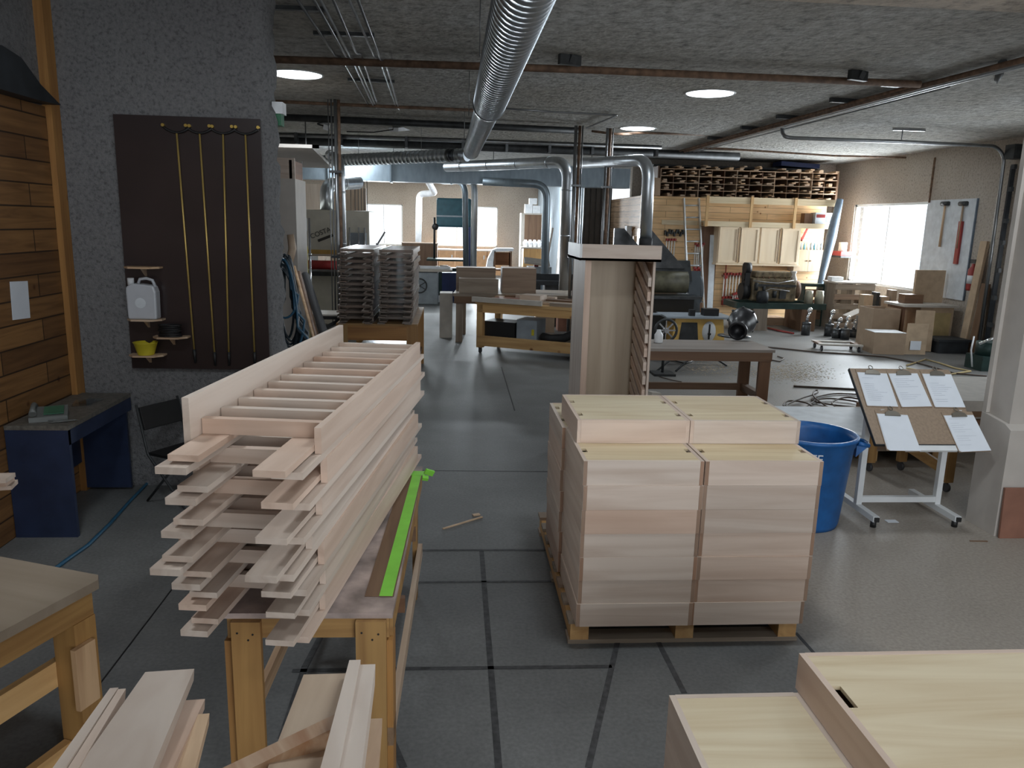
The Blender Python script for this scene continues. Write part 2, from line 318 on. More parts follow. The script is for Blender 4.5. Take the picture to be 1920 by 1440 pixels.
def B(x0, x1, y0, y1, z0, z1): return MB().box(min(x0, x1), max(x0, x1), min(y0, y1), max(y0, y1), min(z0, z1), max(z0, z1))
def tag(o, label=None, cat=None, group=None, kind=None):
    if label: o['label'] = label
    if cat: o['category'] = cat
    if group: o['group'] = group
    if kind: o['kind'] = kind
    return o
def thing(name, label, cat, loc=(0, 0, 0), rz=0, group=None):
    o = bpy.data.objects.new(name, None); COL.objects.link(o); o.empty_display_size = .1
    o.location = loc; o.rotation_euler = (0, 0, rz); return tag(o, label, cat, group)
def struct(name, mb, mat): return tag(mb.build(name, mat), kind='structure')
def kids(o): return [c for c in bpy.data.objects if c.parent is o]
KID = {}
def dup(root, loc, rot, label, group=None, flip=False):
    if root not in KID:
        KID[root] = [(c, kids(c)) for c in kids(root)]
    r = root.copy(); COL.objects.link(r); r.location = loc; r.rotation_euler = rot
    tag(r, label, None, group)
    for c, gs in KID[root]:
        k = c.copy(); COL.objects.link(k); k.parent = r
        for g in gs:
            d = g.copy(); COL.objects.link(d); d.parent = k
    return r
ORD = ['first', 'second', 'third', 'fourth', 'fifth', 'sixth', 'seventh', 'eighth', 'ninth', 'tenth', 'eleventh', 'twelfth']

# ================================================================ THE SETTING
H = 3.55
struct('floor', B(-7, 10, -3.2, 33.5, -.1, 0), 'concrete')
struct('ceiling', B(-7, 10, -3.2, 33.5, H, H+.1), 'spray_ceiling')
struct('trim_1', B(2.0, 9.0, 4.2, 5.42, H-.06, H), 'spray_beam')       # pale soffit strip in the near ceiling
# left wood wall by the desk, then the grey pier
struct('wall_left', B(-2.95, -2.75, -3.2, 5.9, 0, H), 'spray_wall')
struct('wall_left_far', B(-7, -6.8, 6.1, 32, 0, H), 'spray_tan')
# pier with a rough rounded end
pm = MB(); n = 60
for k in range(n):
    z0, z1 = H*k/n, H*(k+1)/n
ys = [5.72, 5.735, 5.79, 5.9, 6.03, 6.10, 6.13]
rows = []
for k in range(n+1):
    z = H*k/n; row = [pm.bm.verts.new((-2.95, 5.72, z))]
    for j, y in enumerate(ys):
        bul = [0, .045, .085, .10, .085, .05, 0][j]
        x = -1.40 + bul + .022*math.sin(k*1.3+j)*math.sin(k*.37+2*j) + R_.uniform(-.012, .012)
        row.append(pm.bm.verts.new((x, y, z)))
    row.append(pm.bm.verts.new((-7, 6.13, z))); row.append(pm.bm.verts.new((-7, 5.9, z))); row.append(pm.bm.verts.new((-2.95, 5.9, z)))
    rows.append(row)
for a, b in zip(rows, rows[1:]):
    N = len(a)
    for j in range(N):
        f = pm.bm.faces.new((a[j], a[(j+1) % N], b[(j+1) % N], b[j])); f.smooth = 1 <= j <= 6
pm.bm.faces.new(rows[0][::-1]); pm.bm.faces.new(rows[-1])
struct('wall_partition', pm, 'spray_wall')
# right wall (X=9) with a window opening, and an opening with the sectional door
XR = 9.0
wy0, wy1, wz0, wz1 = at(1741, 380, X=XR).y, at(1603, 384, X=XR).y, .88, 2.60
dy0, dy1, dz1 = 8.6, 12.25, 3.05
rw = MB()
for q in ((wy1, 18.6, 0, H), (wy0, wy1, 0, wz0), (wy0, wy1, wz1, H), (dy1, wy0, 0, H), (dy0, dy1, dz1, H), (-3.2, dy0, 0, H)):
    rw.box(XR, XR+.22, q[0], q[1], q[2], q[3])
struct('wall_right', rw, 'spray_tan')
def window(n, axis, a0, a1, z0, z1, c, mull=1):
    """window in a wall across axis at coordinate c"""
    def bx(m_, u0, u1, v0, v1, d0, d1):
        (m_.box(c+d0, c+d1, u0, u1, v0, v1) if axis == 'x' else m_.box(u0, u1, c+d0, c+d1, v0, v1)); return m_
    t = tag(bx(bx(bx(bx(MB(), a0, a1, z0, z0+.05, .03, .12), a0, a1, z1-.05, z1, .03, .12), a0, a0+.05, z0, z1, .03, .12), a1-.05, a1, z0, z1, .03, .12).build('window_%d' % n, 'white_paint'), kind='structure')
    mb = MB()
    for i in range(1, mull+1):
        u = a0+(a1-a0)*i/(mull+1); bx(mb, u-.02, u+.02, z0, z1, .04, .11)
    mb.build('mullion', 'white_paint', t)
    bx(MB(), a0+.03, a1-.03, z0+.03, z1-.03, .07, .078).build('pane', 'window_glass', t)
window(1, 'x', wy0, wy1, wz0, wz1, XR)
struct('wall_shop_back', B(4.1, 9.0, 18.5, 18.7, 0, H), 'spray_tan')
# the pine-clad tool room wall and its side
WY = 17.2
struct('wall_shop_front', B(4.12, 8.25, WY, WY+.1, 0, 2.66), 'pine_wall')
struct('wall_shop_side', B(4.02, 4.12, WY, 20.6, 0, 2.66), 'pine_side')
struct('floor_loft', B(4.12, 8.25, WY+.1, 18.5, 2.52, 2.66), 'pine_x')
# grey steel siding and the dark ribbed wall end
sd = MB(); y = 20.6
poly = []
while y < 32.0:
    poly += [(y, 3.30), (y+.10, 3.30), (y+.13, 3.265), (y+.17, 3.265)]; y += .2
poly += [(32.0, 3.30), (32.0, 3.42), (20.6, 3.42)]
sd.prism([(v, u) for u, v in poly], 0, H, 'z')
struct('wall_siding', sd, 'siding')
ds = MB(); ds.box(3.30, 4.03, 20.5, 20.6, 0, H)
for k in range(5): ds.box(3.34+k*.14, 3.44+k*.14, 20.47, 20.5, 0, H)
struct('wall_slats', ds, 'dark_slat')
# far wall with two windows
FY = 32.0
a = [at(652, 0, Y=FY).x, at(755, 420, Y=FY).x, at(819, 420, Y=FY).x, at(933, 420, Y=FY).x]
a[0] = at(650, 420, Y=FY).x
fz0, fz1 = 1.02, 2.62
fw = MB()
for q in ((-7, a[0], 0, H), (a[0], a[1], 0, fz0), (a[0], a[1], fz1, H), (a[1], a[2], 0, H), (a[2], a[3], 0, fz0), (a[2], a[3], fz1, H), (a[3], 3.4, 0, H)):
    fw.box(q[0], q[1], FY, FY+.2, q[2], q[3])
struct('wall_far', fw, 'spray_tan')
window(2, 'y', a[0], a[1], fz0, fz1, FY, 2); window(3, 'y', a[2], a[3], fz0, fz1, FY, 2)
struct('wall_back', MB().box(-2.95, .1, -3.3, -3.2, 0, H).box(4.7, 9.1, -3.3, -3.2, 0, H).box(.1, 4.7, -3.3, -3.2, 3.2, H), 'spray_tan')
# overhead door on the right wall
d = tag(B(XR+.05, XR+.10, dy0, dy1, 0, .76).build('door_1', 'peg_white'), kind='structure')
for k in range(1, 4): B(XR+.05, XR+.10, dy0, dy1, .765*k, .765*k+.755).build('door_panel', 'peg_white', d)
B(XR+.035, XR+.05, 11.72, 11.86, 1.15, 1.95).build('door_window', 'pane_glow', d)  # pane glows by itself in place of daylight coming through

# ================================================================ THE STACKS OF SLATTED FRAMES
FW, FL = .40, 1.93
def make_frame(name, label, cat, group, tall=False, mt='maple', pit=.0975):
    k_ = pit/.0975
    t = thing(name, label, cat, group=group)
    for s in (0, 1):
        x0 = 0 if s == 0 else FW-.085
        B(x0, x0+.085, 0, FL-.02, 0, .02*k_).build('outer_board', mt+'_y', t)
        x1 = .0215 if s == 0 else FW-.1065
        B(x1, x1+.085, 0, FL+.03, .028*k_, .046*k_).build('support_board', mt+'_y', t, loc=(0, -.07 if s else .03, 0))
        xr = 0 if s == 0 else FW-.02
        B(xr, xr+.02, .17, 1.80, .0203*k_, .17 if (tall and s == 0) else .097*k_).build('side_rail', mt+'_y', t)
    for k in range(12):
        y = .24+k*.134
        B(.022, FW-.022, y, y+.030, .0465*k_, .093*k_).build('slat', mt+'_x', t)
    return t
FCAT = 'wooden frame'
frames = []
G1 = 'slatted frames stacked on the near table'
f_top = make_frame('slatted_frame', 'pale maple slatted frame with one raised rail, topmost of the near stack', FCAT, G1, True)
f_low = make_frame('slatted_frame', 'pale maple slatted frame, lowest of the near stack, lying on the stained table', FCAT, G1)
DXY = [(-.06, .19, -.5), (-.05, .17, .4), (-.035, .11, -.2), (-.035, .0, .4), (-.012, .03, -.3), (.006, .03, .2), (0, 0, 0)]
N1 = 7
lay = {1: 'second from the bottom of the near stack', 2: 'third from the bottom of the near stack', 3: 'middle one of the near stack',
       4: 'third from the top of the near stack', 5: 'just under the topmost of the near stack'}
yaw = rad(-7.2); ox, oy, oz = -.795, 2.03, .737
for k in range(N1):
    dx, dy, da = DXY[k]
    a = yaw+rad(da); px = ox+dx*math.cos(yaw)-dy*math.sin(yaw)*-1*-1; py = oy+dy*math.cos(yaw)+dx*math.sin(yaw)
    px = ox+dx*math.cos(yaw)-dy*math.sin(yaw); z = oz+k*.0975
    if k == 0: f_low.location = (px, py, z); f_low.rotation_euler = (0, 0, a)
    elif k == N1-1: f_top.location = (px, py, z); f_top.rotation_euler = (0, 0, a)
    else: dup(f_low, (px, py, z), (0, 0, a), 'pale maple slatted frame, '+lay[k], G1)
# second, shaded double stack further down the aisle
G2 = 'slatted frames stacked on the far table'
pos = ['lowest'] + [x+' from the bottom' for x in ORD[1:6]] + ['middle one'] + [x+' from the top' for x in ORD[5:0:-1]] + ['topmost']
f_far = make_frame('slatted_frame', 'darker slatted frame on the far table, lowest of its left stack', FCAT, G2, False, 'finished', .066)  # glossy wood coloured darker in place of the shade on this backlit stack
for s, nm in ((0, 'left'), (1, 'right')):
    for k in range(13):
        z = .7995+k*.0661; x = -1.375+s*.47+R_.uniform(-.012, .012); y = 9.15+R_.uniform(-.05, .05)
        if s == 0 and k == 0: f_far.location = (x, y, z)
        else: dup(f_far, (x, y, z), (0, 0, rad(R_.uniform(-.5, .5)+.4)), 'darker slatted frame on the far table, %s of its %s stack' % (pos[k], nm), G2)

# near table
t = thing('work_table', 'stained wooden table with nailed board legs under the near frame stack', 'table', (-.20, 2.385, 0), rad(-1.2))
L, W = 1.58, .555
B(-W, 0, 0, L, .70, .719).build('tabletop', 'worn_top' if 'worn_top' in MATS else 'benchtop', t)
for nm, q in (('apron', (-W+.012, -.012, .002, .024, .63, .70)), ('apron', (-W+.012, -.012, L-.03, L-.008, .61, .70)), ('apron', (-.024, -.002, .03, L-.03, .62, .70)), ('apron', (-W+.002, -W+.024, .03, L-.03, .62, .70))):
    B(*q).build(nm, 'amber_x', t)
for x0, x1, y0, y1 in ((-W+.03, -W+.125, -.022, 0), (-.12, -.02, -.022, 0)):
    m_ = B(x0, x1, y0, y1, 0, .698); lg = m_.build('leg', 'amber_z', t)
    nb = MB()
    for px, pz in ((x0+.02, .66), (x1-.025, .655), (x0+.055, .635)): nb.cyl((px, y0-.002, pz), (px, y0+.004, pz), .0035, n=8)
    nb.build('nail_head', 'black', lg)
for x0, x1 in ((-W, -W+.024), (-.024, .0)):
    B(x0, x1, -.0, .09, 0, .62).build('leg', 'amber_z', t)
    B(x0+(.024 if x0 < -.1 else -.024), x1+(.024 if x0 < -.1 else -.024), L-.10, L-.02, 0, .70).build('leg', 'amber_z', t)
    B(x0+(.024 if x0 < -.1 else .0), x1+(.024 if x0 < -.1 else .0), .0, L-.02, .22, .29).build('stretcher', 'lumber_y', t)
B(-W+.05, -.03, .80, .83, .29, .36).build('stretcher', 'brown_x', t)
B(-W+.05, -.03, L-.11, L-.085, .34, .42).build('stretcher', 'brown_x', t)
hb = thing('template_board', 'brown hardboard strip edged with bright green tape on the near table', 'board', (-.205, 2.50, .7197), rad(-1.8))
B(-.10, 0, 0, 1.33, 0, .004).build('hardboard', 'brown_y', hb)
tp = MB(); tp.box(-.05, -.004, -.004, 1.33, .0042, .0052); tp.box(-.10, .012, 1.30, 1.37, .0045, .0056)
tp.obox((.035, 1.33, .012), (.05, .012, .03), (.3, .4, .5)); tp.obox((.02, 1.25, .008), (.03, .02, .018), (.5, .2, .2))
tag(tp.build('masking_tape', 'tape_green', hb), 'bright green masking tape along the edge')

# left workbench, turned to the room
t = thing('workbench', 'low amber workbench with pale worn plywood top at the left edge', 'workbench', (-1.27, 2.72, 0), rad(-21))
m_ = MB().prism([(0, -.03), (-.03, 0), (-1.05, 0), (-1.05, -1.35), (0, -1.35)], .665, .70, 'z'); m_.build('tabletop', 'benchtop', t)
B(-.085, -.035, -1.33, -.03, .56, .665).build('apron', 'amber_y', t); B(-1.03, -.09, -.06, -.03, .56, .665).build('apron', 'amber_x', t)
B(-.13, -.03, -.125, -.03, 0, .56).build('leg', 'amber_z', t); B(-.13, -.03, -1.32, -1.22, 0, .56).build('leg', 'amber_z', t); B(-1.03, -.93, -.13, -.03, 0, .56).build('leg', 'amber_z', t)
B(-.16, -.13, -1.3, -.04, .30, .40).build('stretcher', 'pine_y', t); B(-.12, -.085, -1.22, -.13, .02, .09).build('stretcher', 'pine_y', t)
tag(B(-.028, -.008, -.15, -.06, .24, .48).build('patch_board', 'lumber_z', t), 'pale patch board nailed to the leg')

# small stack of boards poking in at the far left, carried by a trestle
zt_ = at(15, 893, Y=3.44).z; bz = zt_-.0765-.003
tr = thing('trestle', 'wooden trestle under the board ends at the left edge', 'trestle', (-2.42, 3.44, 0))
B(-.3, .28, -.04, .04, bz-.07, bz).build('beam', 'pine_x', tr)
for sx in (-.25, .25):
    for sy in (-1, 1): MB().beam((sx, sy*.20, 0.01), (sx, sy*.03, bz-.07), .035, .07).build('leg', 'pine_z', tr)
for k in range(3):
    tag(MB().obox((-2.42, 3.44, bz+.010+.026*k), (.84+(.0, -.01, .02)[k], .09, .019), (0, 0, rad(12-4*k))).build('maple_board', 'maple_x'), 'short pale board on the left trestle, %s' % ['lowest of three', 'middle one', 'topmost of three'][k], 'board', 'boards on the left trestle')

# leaning frame in the left foreground (its near end rests on a sawhorse below the view)
sh = thing('sawhorse', 'wooden sawhorse carrying the leaning frame in the left foreground', 'sawhorse', (-.34, .55, 0))
B(-.45, .45, -.045, .045, 1.26, 1.35).build('beam', 'pine_x', sh)
for sx in (-.35, .35):
    for sy in (-1, 1): MB().beam((sx, sy*.30, 0.01), (sx, sy*.03, 1.27), .035, .07).build('leg', 'pine_z', sh)
fg = thing('raw_frame', 'raw knotty maple frame leaning in the left foreground', 'wooden frame', (0, 0, 0))
def plank(p0, p1, w, h, name, mat, par, upv=(0, .35, 1)):
    """plank with its own long axis (so grain and bevel follow it)"""
    p0, p1 = Vector(p0), Vector(p1); d = p1-p0; L = d.length; d.normalize(); x = d.cross(Vector(upv)).normalized(); z = x.cross(d)
    o = MB().box(-w/2, w/2, 0, L, -h/2, h/2).build(name, mat, par); M4 = Matrix((x, d, z)).transposed().to_4x4(); M4.translation = p0
    o.matrix_local = M4; return o
def mid(a, b): return (a+b)/2
plank(mid(at(120, 1440, Y=.82), at(265, 1440, Y=.82))+Vector((.07, -.26, .07)), mid(at(278, 1268, Y=1.40), at(358, 1268, Y=1.40)), .088, .022, 'wide_board', 'maple_y', fg)
plank(at(205, 1445, Y=.80)+Vector((.05, -.2, .03)), at(333, 1298, Y=1.31)+Vector((0, 0, -.028)), .09, .018, 'under_board', 'maple_y', fg)
plank(at(275, 1445, Y=.84)+Vector((.05, -.2, .02)), at(342, 1352, Y=1.20), .085, .018, 'knotty_board', 'lumber_y', fg)
plank(at(108, 1440, Y=.80)+Vector((.05, -.2, .05)), at(213, 1306, Y=1.30), .014, .03, 'edge_strip', 'maple_y', fg)
plank(at(138, 1440, Y=.82)+Vector((.05, -.2, .05)), at(228, 1308, Y=1.28), .012, .03, 'edge_strip', 'maple_y', fg)
plank(at(395, 1450, Y=1.02)+Vector((0, 0, -.055)), at(655, 1352, Y=1.12)+Vector((0, 0, -.03)), .03, .085, 'cross_rail', 'knotty_x', fg, (0, 0, 1))
plank(at(562, 1448, Y=.96)+Vector((0, -.25, .02)), at(610, 1272, Y=1.42), .085, .018, 'short_board', 'lumber_y', fg)
plank(at(632, 1440, Y=.84)+Vector((.01, -.2, .06)), at(665, 1262, Y=1.40), .022, .05, 'edge_strip', 'maple_y', fg)
plank(at(662, 1440, Y=.84)+Vector((.01, -.2, .06)), at(688, 1262, Y=1.40)+Vector((0, 0, -.004)), .032, .04, 'side_rail', 'maple_y', fg)
plank(at(688, 1450, Y=.86)+Vector((.01, -.2, .02)), at(700, 1330, Y=1.22)+Vector((0, 0, -.03)), .03, .02, 'side_rail', 'lumber_y', fg)

# ================================================================ SHALLOW DRAWER BOXES
def make_box(label, w, d, h, group, slots, th=.018):
    t = thing('drawer_box', label, 'wooden box', group=group)
    B(th, w-th, 0, th, 0, h).build('front_panel', 'maple_x', t)
    B(th, w-th, d-th, d, 0, h).build('back_panel', 'maple_x', t)
    for x0 in (0, w-th):
        sp_ = B(x0, x0+th, .0015, d-.0015, 0, h-.0005).build('side_panel', 'maple_y', t)
        B(x0+.001, x0+th-.001, 0, .0015, .001, h-.001).build('end_grain', 'end_grain', sp_)
    bp = MB(); z0, z1 = h-.012, h-.0008; sw = .024                      # slots run beside the side panels
    x0, x1 = th, w-th; ys = [th]
    for s0, s1 in sorted(slots): ys += [s0, s1]
    ys.append(d-th)
    bp.box(x0+sw, x1-sw, th, d-th, z0, z1)
    for i in range(0, len(ys), 2):
        bp.box(x0, x0+sw, ys[i], ys[i+1], z0, z1); bp.box(x1-sw, x1, ys[i], ys[i+1], z0, z1)
    bp.build('bottom_panel', 'ply_x', t)
    return t
BG = 'shallow maple boxes stacked on the pallet'
pal = thing('pallet', 'low wooden pallet under the stacked maple boxes', 'pallet', (.57, 3.40, 0))
for x in (.0, .52, 1.04): B(x, x+.09, 0, 1.42, .022, .105).build('bearer', 'pine_y', pal)
for k in range(8): B(-.01, 1.14, k*.19, k*.19+.1, .105, .125).build('deck_board', 'grey_wood_x', pal)
for y in (0, .66, 1.32): B(-.01, 1.14, y, y+.1, 0, .022).build('base_board', 'grey_wood_x', pal)
bw, bd, bh = .561, .575, .117
box0 = make_box('proto', bw, bd, bh, BG, ((.145, .20), (.425, .48)))
first = True
colname = {(0, 0): 'front left', (1, 0): 'front right', (0, 1): 'rear left', (1, 1): 'rear right'}
for (cx, cy), nm in colname.items():
    for k in range(7):
        jx = R_.uniform(-.004, .004)-(.018 if cy else 0)*(1-cx) + (-.005*(3-k) if k < 3 and cx == 1 else 0); jy = R_.uniform(-.006, .003)
        if k == 6: jx = -.02 if (cy and not cx) else 0; jy = 0
        loc = (.588+cx*.568+jx, 3.340+cy*.585+jy, .126+k*(bh+.0006))
        lab = 'maple box, %s in the %s column on the pallet' % ('topmost' if k == 6 else 'lowest' if k == 0 else ORD[k]+' from the bottom', nm)
        if first: box0.location = loc; box0['label'] = lab; first = False
        else: dup(box0, loc, (0, 0, 0), lab, BG)
for cx in (0, 1):
    dup(box0, (.600+cx*.564+bw, 3.632+bd, .126+7*(bh+.0006)), (0, 0, PI), 'maple box laid across the %s columns on the pallet, on top of all' % ('left', 'right')[cx], BG)

# foreground stacks at the bottom right edge
G3 = 'large maple boxes stacked in the right foreground'
pal2 = thing('pallet', 'wooden pallet under the foreground boxes at the bottom right', 'pallet', (.60, 1.06, 0))
for x in (.0, .8, 1.5): B(x, x+.09, 0, .92, .022, .105).build('bearer', 'pine_y', pal2)
for k in range(6): B(-.01, 1.6, k*.16, k*.16+.1, .105, .125).build('deck_board', 'grey_wood_x', pal2)
ba = make_box('proto', .385, .88, .112, G3, ((.43, .53), (.18, .28)))
bb = make_box('proto', 1.02, .88, .112, G3, ((.62, .715), (.18, .275)))
P5 = ['lowest', 'second from the bottom', 'middle one', 'fourth from the bottom']
for k in range(5):
    loc = (.620, 1.075+R_.uniform(-.006, 0), .126+k*.1126)
    lab = 'narrow pale maple box in the right foreground, %s of its column' % (P5+['topmost'])[k]
    if k == 0: ba.location = loc; ba['label'] = lab
    else: dup(ba, loc, (0, 0, 0), lab, G3)
for k in range(6):
    loc = (1.010-.008*(k == 5), 1.095+R_.uniform(-.006, 0), .126+k*.1126)
    lab = 'wide pale maple box at the bottom right corner, %s of its column' % (['lowest', 'second from the bottom', 'third from the bottom', 'third from the top', 'second from the top', 'topmost'])[k]
    if k == 0: bb.location = loc; bb['label'] = lab
    else: dup(bb, loc, (0, 0, 0), lab, G3)

# floor tape and floor joints
def ribbon(pts, w, z=.0015, th=.001):
    mb = MB()
    for a, b in zip(pts, pts[1:]):
        a = Vector((a[0], a[1], z)); b = Vector((b[0], b[1], z)); mb.beam(a, b, w, th)
    return mb
tape = [('long dark tape line running up the middle of the aisle floor', [(903, 1033), (935, 1440)], .028),
        ('dark tape line across the floor level with the pallet, farther one', [(780, 1032), (1045, 1031)], .022),
        ('dark tape line across the floor level with the pallet, nearer one', [(772, 1092), (1045, 1090)], .02),
        ('dark tape line across the floor in front of the pallet', [(548, 1258), (700, 1255), (1147, 1250)], .026),
        ('slanting dark tape line running down from the pallet, left one', [(1158, 1203), (1103, 1440)], .026),
        ('slanting dark tape line running down from the pallet, right one', [(1231, 1198), (1283, 1300)], .026),
        ('dark tape line seen between the legs of the near table', [(640, 1120), (572, 1250), (528, 1385)], .03),
        ('short dark tape line at the right foot of the near table', [(712, 1335), (757, 1440)], .028)]
for lb, pts, w_ in tape:
    tag(ribbon([at(x, y, Z=0) for x, y in pts], w_).build('floor_tape', 'tape_dark'), lb, 'tape')
struct('trim_2', MB().beam(at(330, 1095, Z=.0008), at(160, 1318, Z=.0008), .008, .001).beam(at(1492, 1186, Z=.0008), at(1560, 1262, Z=.0008), .018, .001).beam(at(940, 688, Z=.0008), at(965, 770, Z=.0008), .012, .001).beam(at(790, 882, Z=.0008), at(1030, 884, Z=.0008), .01, .001), 'black')
tag(MB().obox(at(868, 980, Z=.006), (.34, .012, .008), (0, 0, rad(38))).obox(at(893, 965, Z=.006), (.05, .03, .008), (0, 0, rad(20))).build('wood_offcut', 'lumber_x'), 'thin pale splinter of wood lying in the aisle', 'offcut')

# ================================================================ LEFT WALL, DESK AND PIER
pw = tag(B(-2.75, -2.73, 1.2, 5.66, .0, 2.68).build('trim_3', 'wall_planks'), kind='structure')
struct('trim_4', B(-2.75, -2.69, 5.60, 5.715, 0, H), 'amber_z')       # upright stud at the end of the boards
bt = MB()
for i in range(14):
    y = 3.9+i*.13
pts = [(3.6, 2.95), (4.3, 2.82), (4.95, 2.93), (5.15, 2.90), (5.35, 2.78), (5.585, 2.69), (5.3, 2.681), (4.6, 2.681), (3.6, 2.681)]
bt.prism(pts, -2.749, -2.62, 'x')
tag(bt.build('bin_liner', 'tarp_dark'), 'crumpled black plastic sheet lying on top of the board wall', 'plastic sheet')
p1 = thing('paper_notice', 'white sheet of paper pinned to the board wall', 'paper', (-2.728, 5.06, 1.45))
MB().obox((.002, 0, 0), (.002, .20, .235), (rad(-3), 0, 0)).build('sheet', 'paper', p1)
p2 = thing('paper_notice', 'sheet of paper on the board wall, cut by the left edge', 'paper', (-2.728, 4.75, 1.57))
MB().obox((.002, 0, 0), (.002, .17, .25), (rad(-2), 0, 0)).build('sheet', 'paper', p2)

t = thing('desk', 'dark blue painted desk against the board wall', 'desk', (-2.725, 4.735, 0))
B(-.0, .375, 0, .93, .695, .722).build('desktop', 'desk_top', t)
B(.352, .372, .0, .93, .60, .695).build('apron', 'blue_paint', t)
B(0, .372, 0.002, .03, 0, .695).build('end_panel', 'blue_paint', t); B(0, .35, .88, .905, .02, .695).build('end_panel', 'blue_paint', t)
B(0, .022, .03, .88, .22, .695).build('back_panel', 'blue_paint', t)
# telephone
tel = thing('telephone', 'grey desk telephone with handset on the dark blue desk', 'telephone', (-2.56, 4.93, .723), rad(24))
MB().prism([(-.10, 0), (.10, 0), (.10, .055), (-.10, .03)], -.10, .11, 'x').build('base', 'phone_grey', tel)
B(-.02, .09, -.07, .07, .048, .053).xf(Matrix.Rotation(rad(7), 4, 'X')).build('keypad', 'screen_green', tel)
hs = MB().tube([(-.075, -.11, .055), (-.075, -.08, .075), (-.075, 0, .085), (-.075, .08, .075), (-.075, .11, .055)], [.022, .016, .014, .016, .022], 10); hs.build('handset', 'phone_grey', tel)
co = [(.02+.03*math.cos(i*.9)+i*.004, -.13+.012*math.sin(i*.9)-i*.001, .008+.004*math.sin(i)) for i in range(30)]
MB().tube(co, .0035, 6).build('coiled_cord', 'phone_grey', tel)
tag(MB().obox((-2.53, 5.33, .728), (.12, .20, .004), (0, 0, .3)).obox((-2.50, 5.36, .732), (.10, .16, .004), (0, 0, -.2)).build('plastic_bag', 'wrap_film'), 'clear crumpled plastic bag lying on the dark blue desk', 'bag')
# folding chair behind the desk
c = thing('folding_chair', 'black folding chair standing beside the blue desk by the pier', 'chair', (-1.90, 5.40, 0), rad(60))
c.scale = (.82, .82, .82)
B(-.2, .2, -.2, .2, .43, .455).build('seat', 'black', c); MB().obox((0, .26, .74), (.40, .02, .20), (rad(-14), 0, 0), .008).build('backrest', 'black', c)
for sx in (-.21, .21):
    MB().tube([(sx, .30, .86), (sx, .2, .44), (sx, -.22, 0.012)], .011, 8).build('leg', 'dark_iron', c)
    MB().tube([(sx*.95, -.16, .44), (sx*.95, .26, 0.012)], .011, 8).build('leg', 'dark_iron', c)
bh_ = thing('air_hose', 'thin blue air hose running over the floor past the left workbench', 'hose')
pt = [at(95, 1072, Z=.012), at(125, 1050, Z=.012), at(165, 1022, Z=.012), at(205, 983, Z=.012), at(245, 938, Z=.012), at(280, 902, Z=.012), at(330, 872, Z=.012), at(420, 850, Z=.012)]
MB().tube(pt, .011, 8).build('hose', 'hose_blue', bh_)

# pier board with rods and little shelves
PY = 5.715
bd = thing('tool_board', 'dark brown smooth board mounted on the grey pier', 'board', (0, PY-.012, 0))
a1, a2, a3, a4 = at(212, 214, Y=5.69), at(488, 220, Y=5.69), at(503, 690, Y=5.69), at(246, 690, Y=5.69)
B(a1.x, a2.x, -.018, 0, a4.z, a1.z).build('panel', 'board_dark', bd)
BY = PY-.032
for i, (xt, xb, yb) in enumerate(((331, 364, 655), (374, 402, 660), (418, 429, 660), (460, 477, 660))):
    nm = ['leftmost of four', 'second from the left', 'second from the right', 'rightmost of four'][i]
    t = thing('brass_rod', 'long brass coloured rod hanging on the dark board, %s' % nm, 'rod', group='brass rods on the dark board')
    p0 = at(xt, 248+i, Y=BY-.01); p1 = at(xb, yb, Y=BY-.01)
    MB().cyl(p0, p1, .0065, n=10).build('shaft', 'gold_rod', t)
    d = (p1-p0).normalized(); MB().cyl(p1, p1+d*.10, .012, .008, n=10).build('tip', 'black', t)
    arc = [p0+Vector((-.088+.176*k/10, 0, .036*(abs(k-5)/5)**2-.002)) for k in range(11)]
    hk = MB().tube(arc, .008, 8).build('hanger', 'black', t)
    for sx in (-.088, .088): MB().cyl(p0+Vector((sx, .012, .045)), p0+Vector((sx, -.01, .045)), .011, n=10).build('screw', 'brass', hk)
def small_shelf(px, py, wpx, lab):
    p = at(px, py, Y=BY-.07); w_ = wpx/FPX*5.6
    t = thing('small_shelf', lab, 'shelf', (p.x, PY-.031, p.z))
    MB().prism([(-w_/2, 0), (w_/2, 0), (w_/2, -.07), (w_*.3, -.13), (-w_*.3, -.13), (-w_/2, -.07)], -.012, 0, 'z').build('board', 'lumber_x', t)
    MB().prism([(0, -.012), (-.08, -.012), (0, -.07)], -.008, .008, 'x').build('bracket', 'lumber_z', t)
    return p
s1 = small_shelf(265, 500, 62, 'small empty pale shelf on the dark board, above the jug')
s2 = small_shelf(271, 598, 62, 'small pale shelf on the dark board under the plastic jug')
s3 = small_shelf(319, 631, 62, 'small pale shelf on the dark board under the black wire coil')
s4 = small_shelf(274, 665, 62, 'small pale shelf on the dark board under the yellow roll')
j = thing('plastic_jug', 'translucent white plastic jug on a small shelf', 'jug', (s2.x+.0, PY-.095, s2.z+.001))
jb = [(-.10, 0), (.10, 0), (.105, .20), (.09, .245), (.055, .285), (-.03, .285), (-.055, .25), (-.07, .25), (-.105, .20)]
o = MB().prism([(-.098, 0), (.098, 0), (.102, .19), (.088, .235), (.02, .245), (-.06, .25), (-.1, .225), (-.102, .19)], -.045, .045).build('body', 'clear_plastic', j, bev=.012)
MB().tube([(-.03, 0, .24), (-.015, 0, .278), (.03, 0, .284), (.07, 0, .272), (.088, 0, .225)], .011, 8).build('handle', 'clear_plastic', j)
MB().cyl((-.078, 0, .235), (-.078, 0, .285), .022, n=14).build('cap', 'label_white', j)
MB().cyl((-.005, -.0455, .115), (-.005, -.0475, .115), .036, n=24).build('round_label', 'peg_white', j)
wc = MB()
for k in range(7): wc.tube([(s3.x+(.078-.006*(k % 3))*math.cos(q*PI/10), PY-.10+.05*math.sin(q*PI/10)*.9, s3.z+.006+k*.0125) for q in range(20)], .006, 6, closed=True)
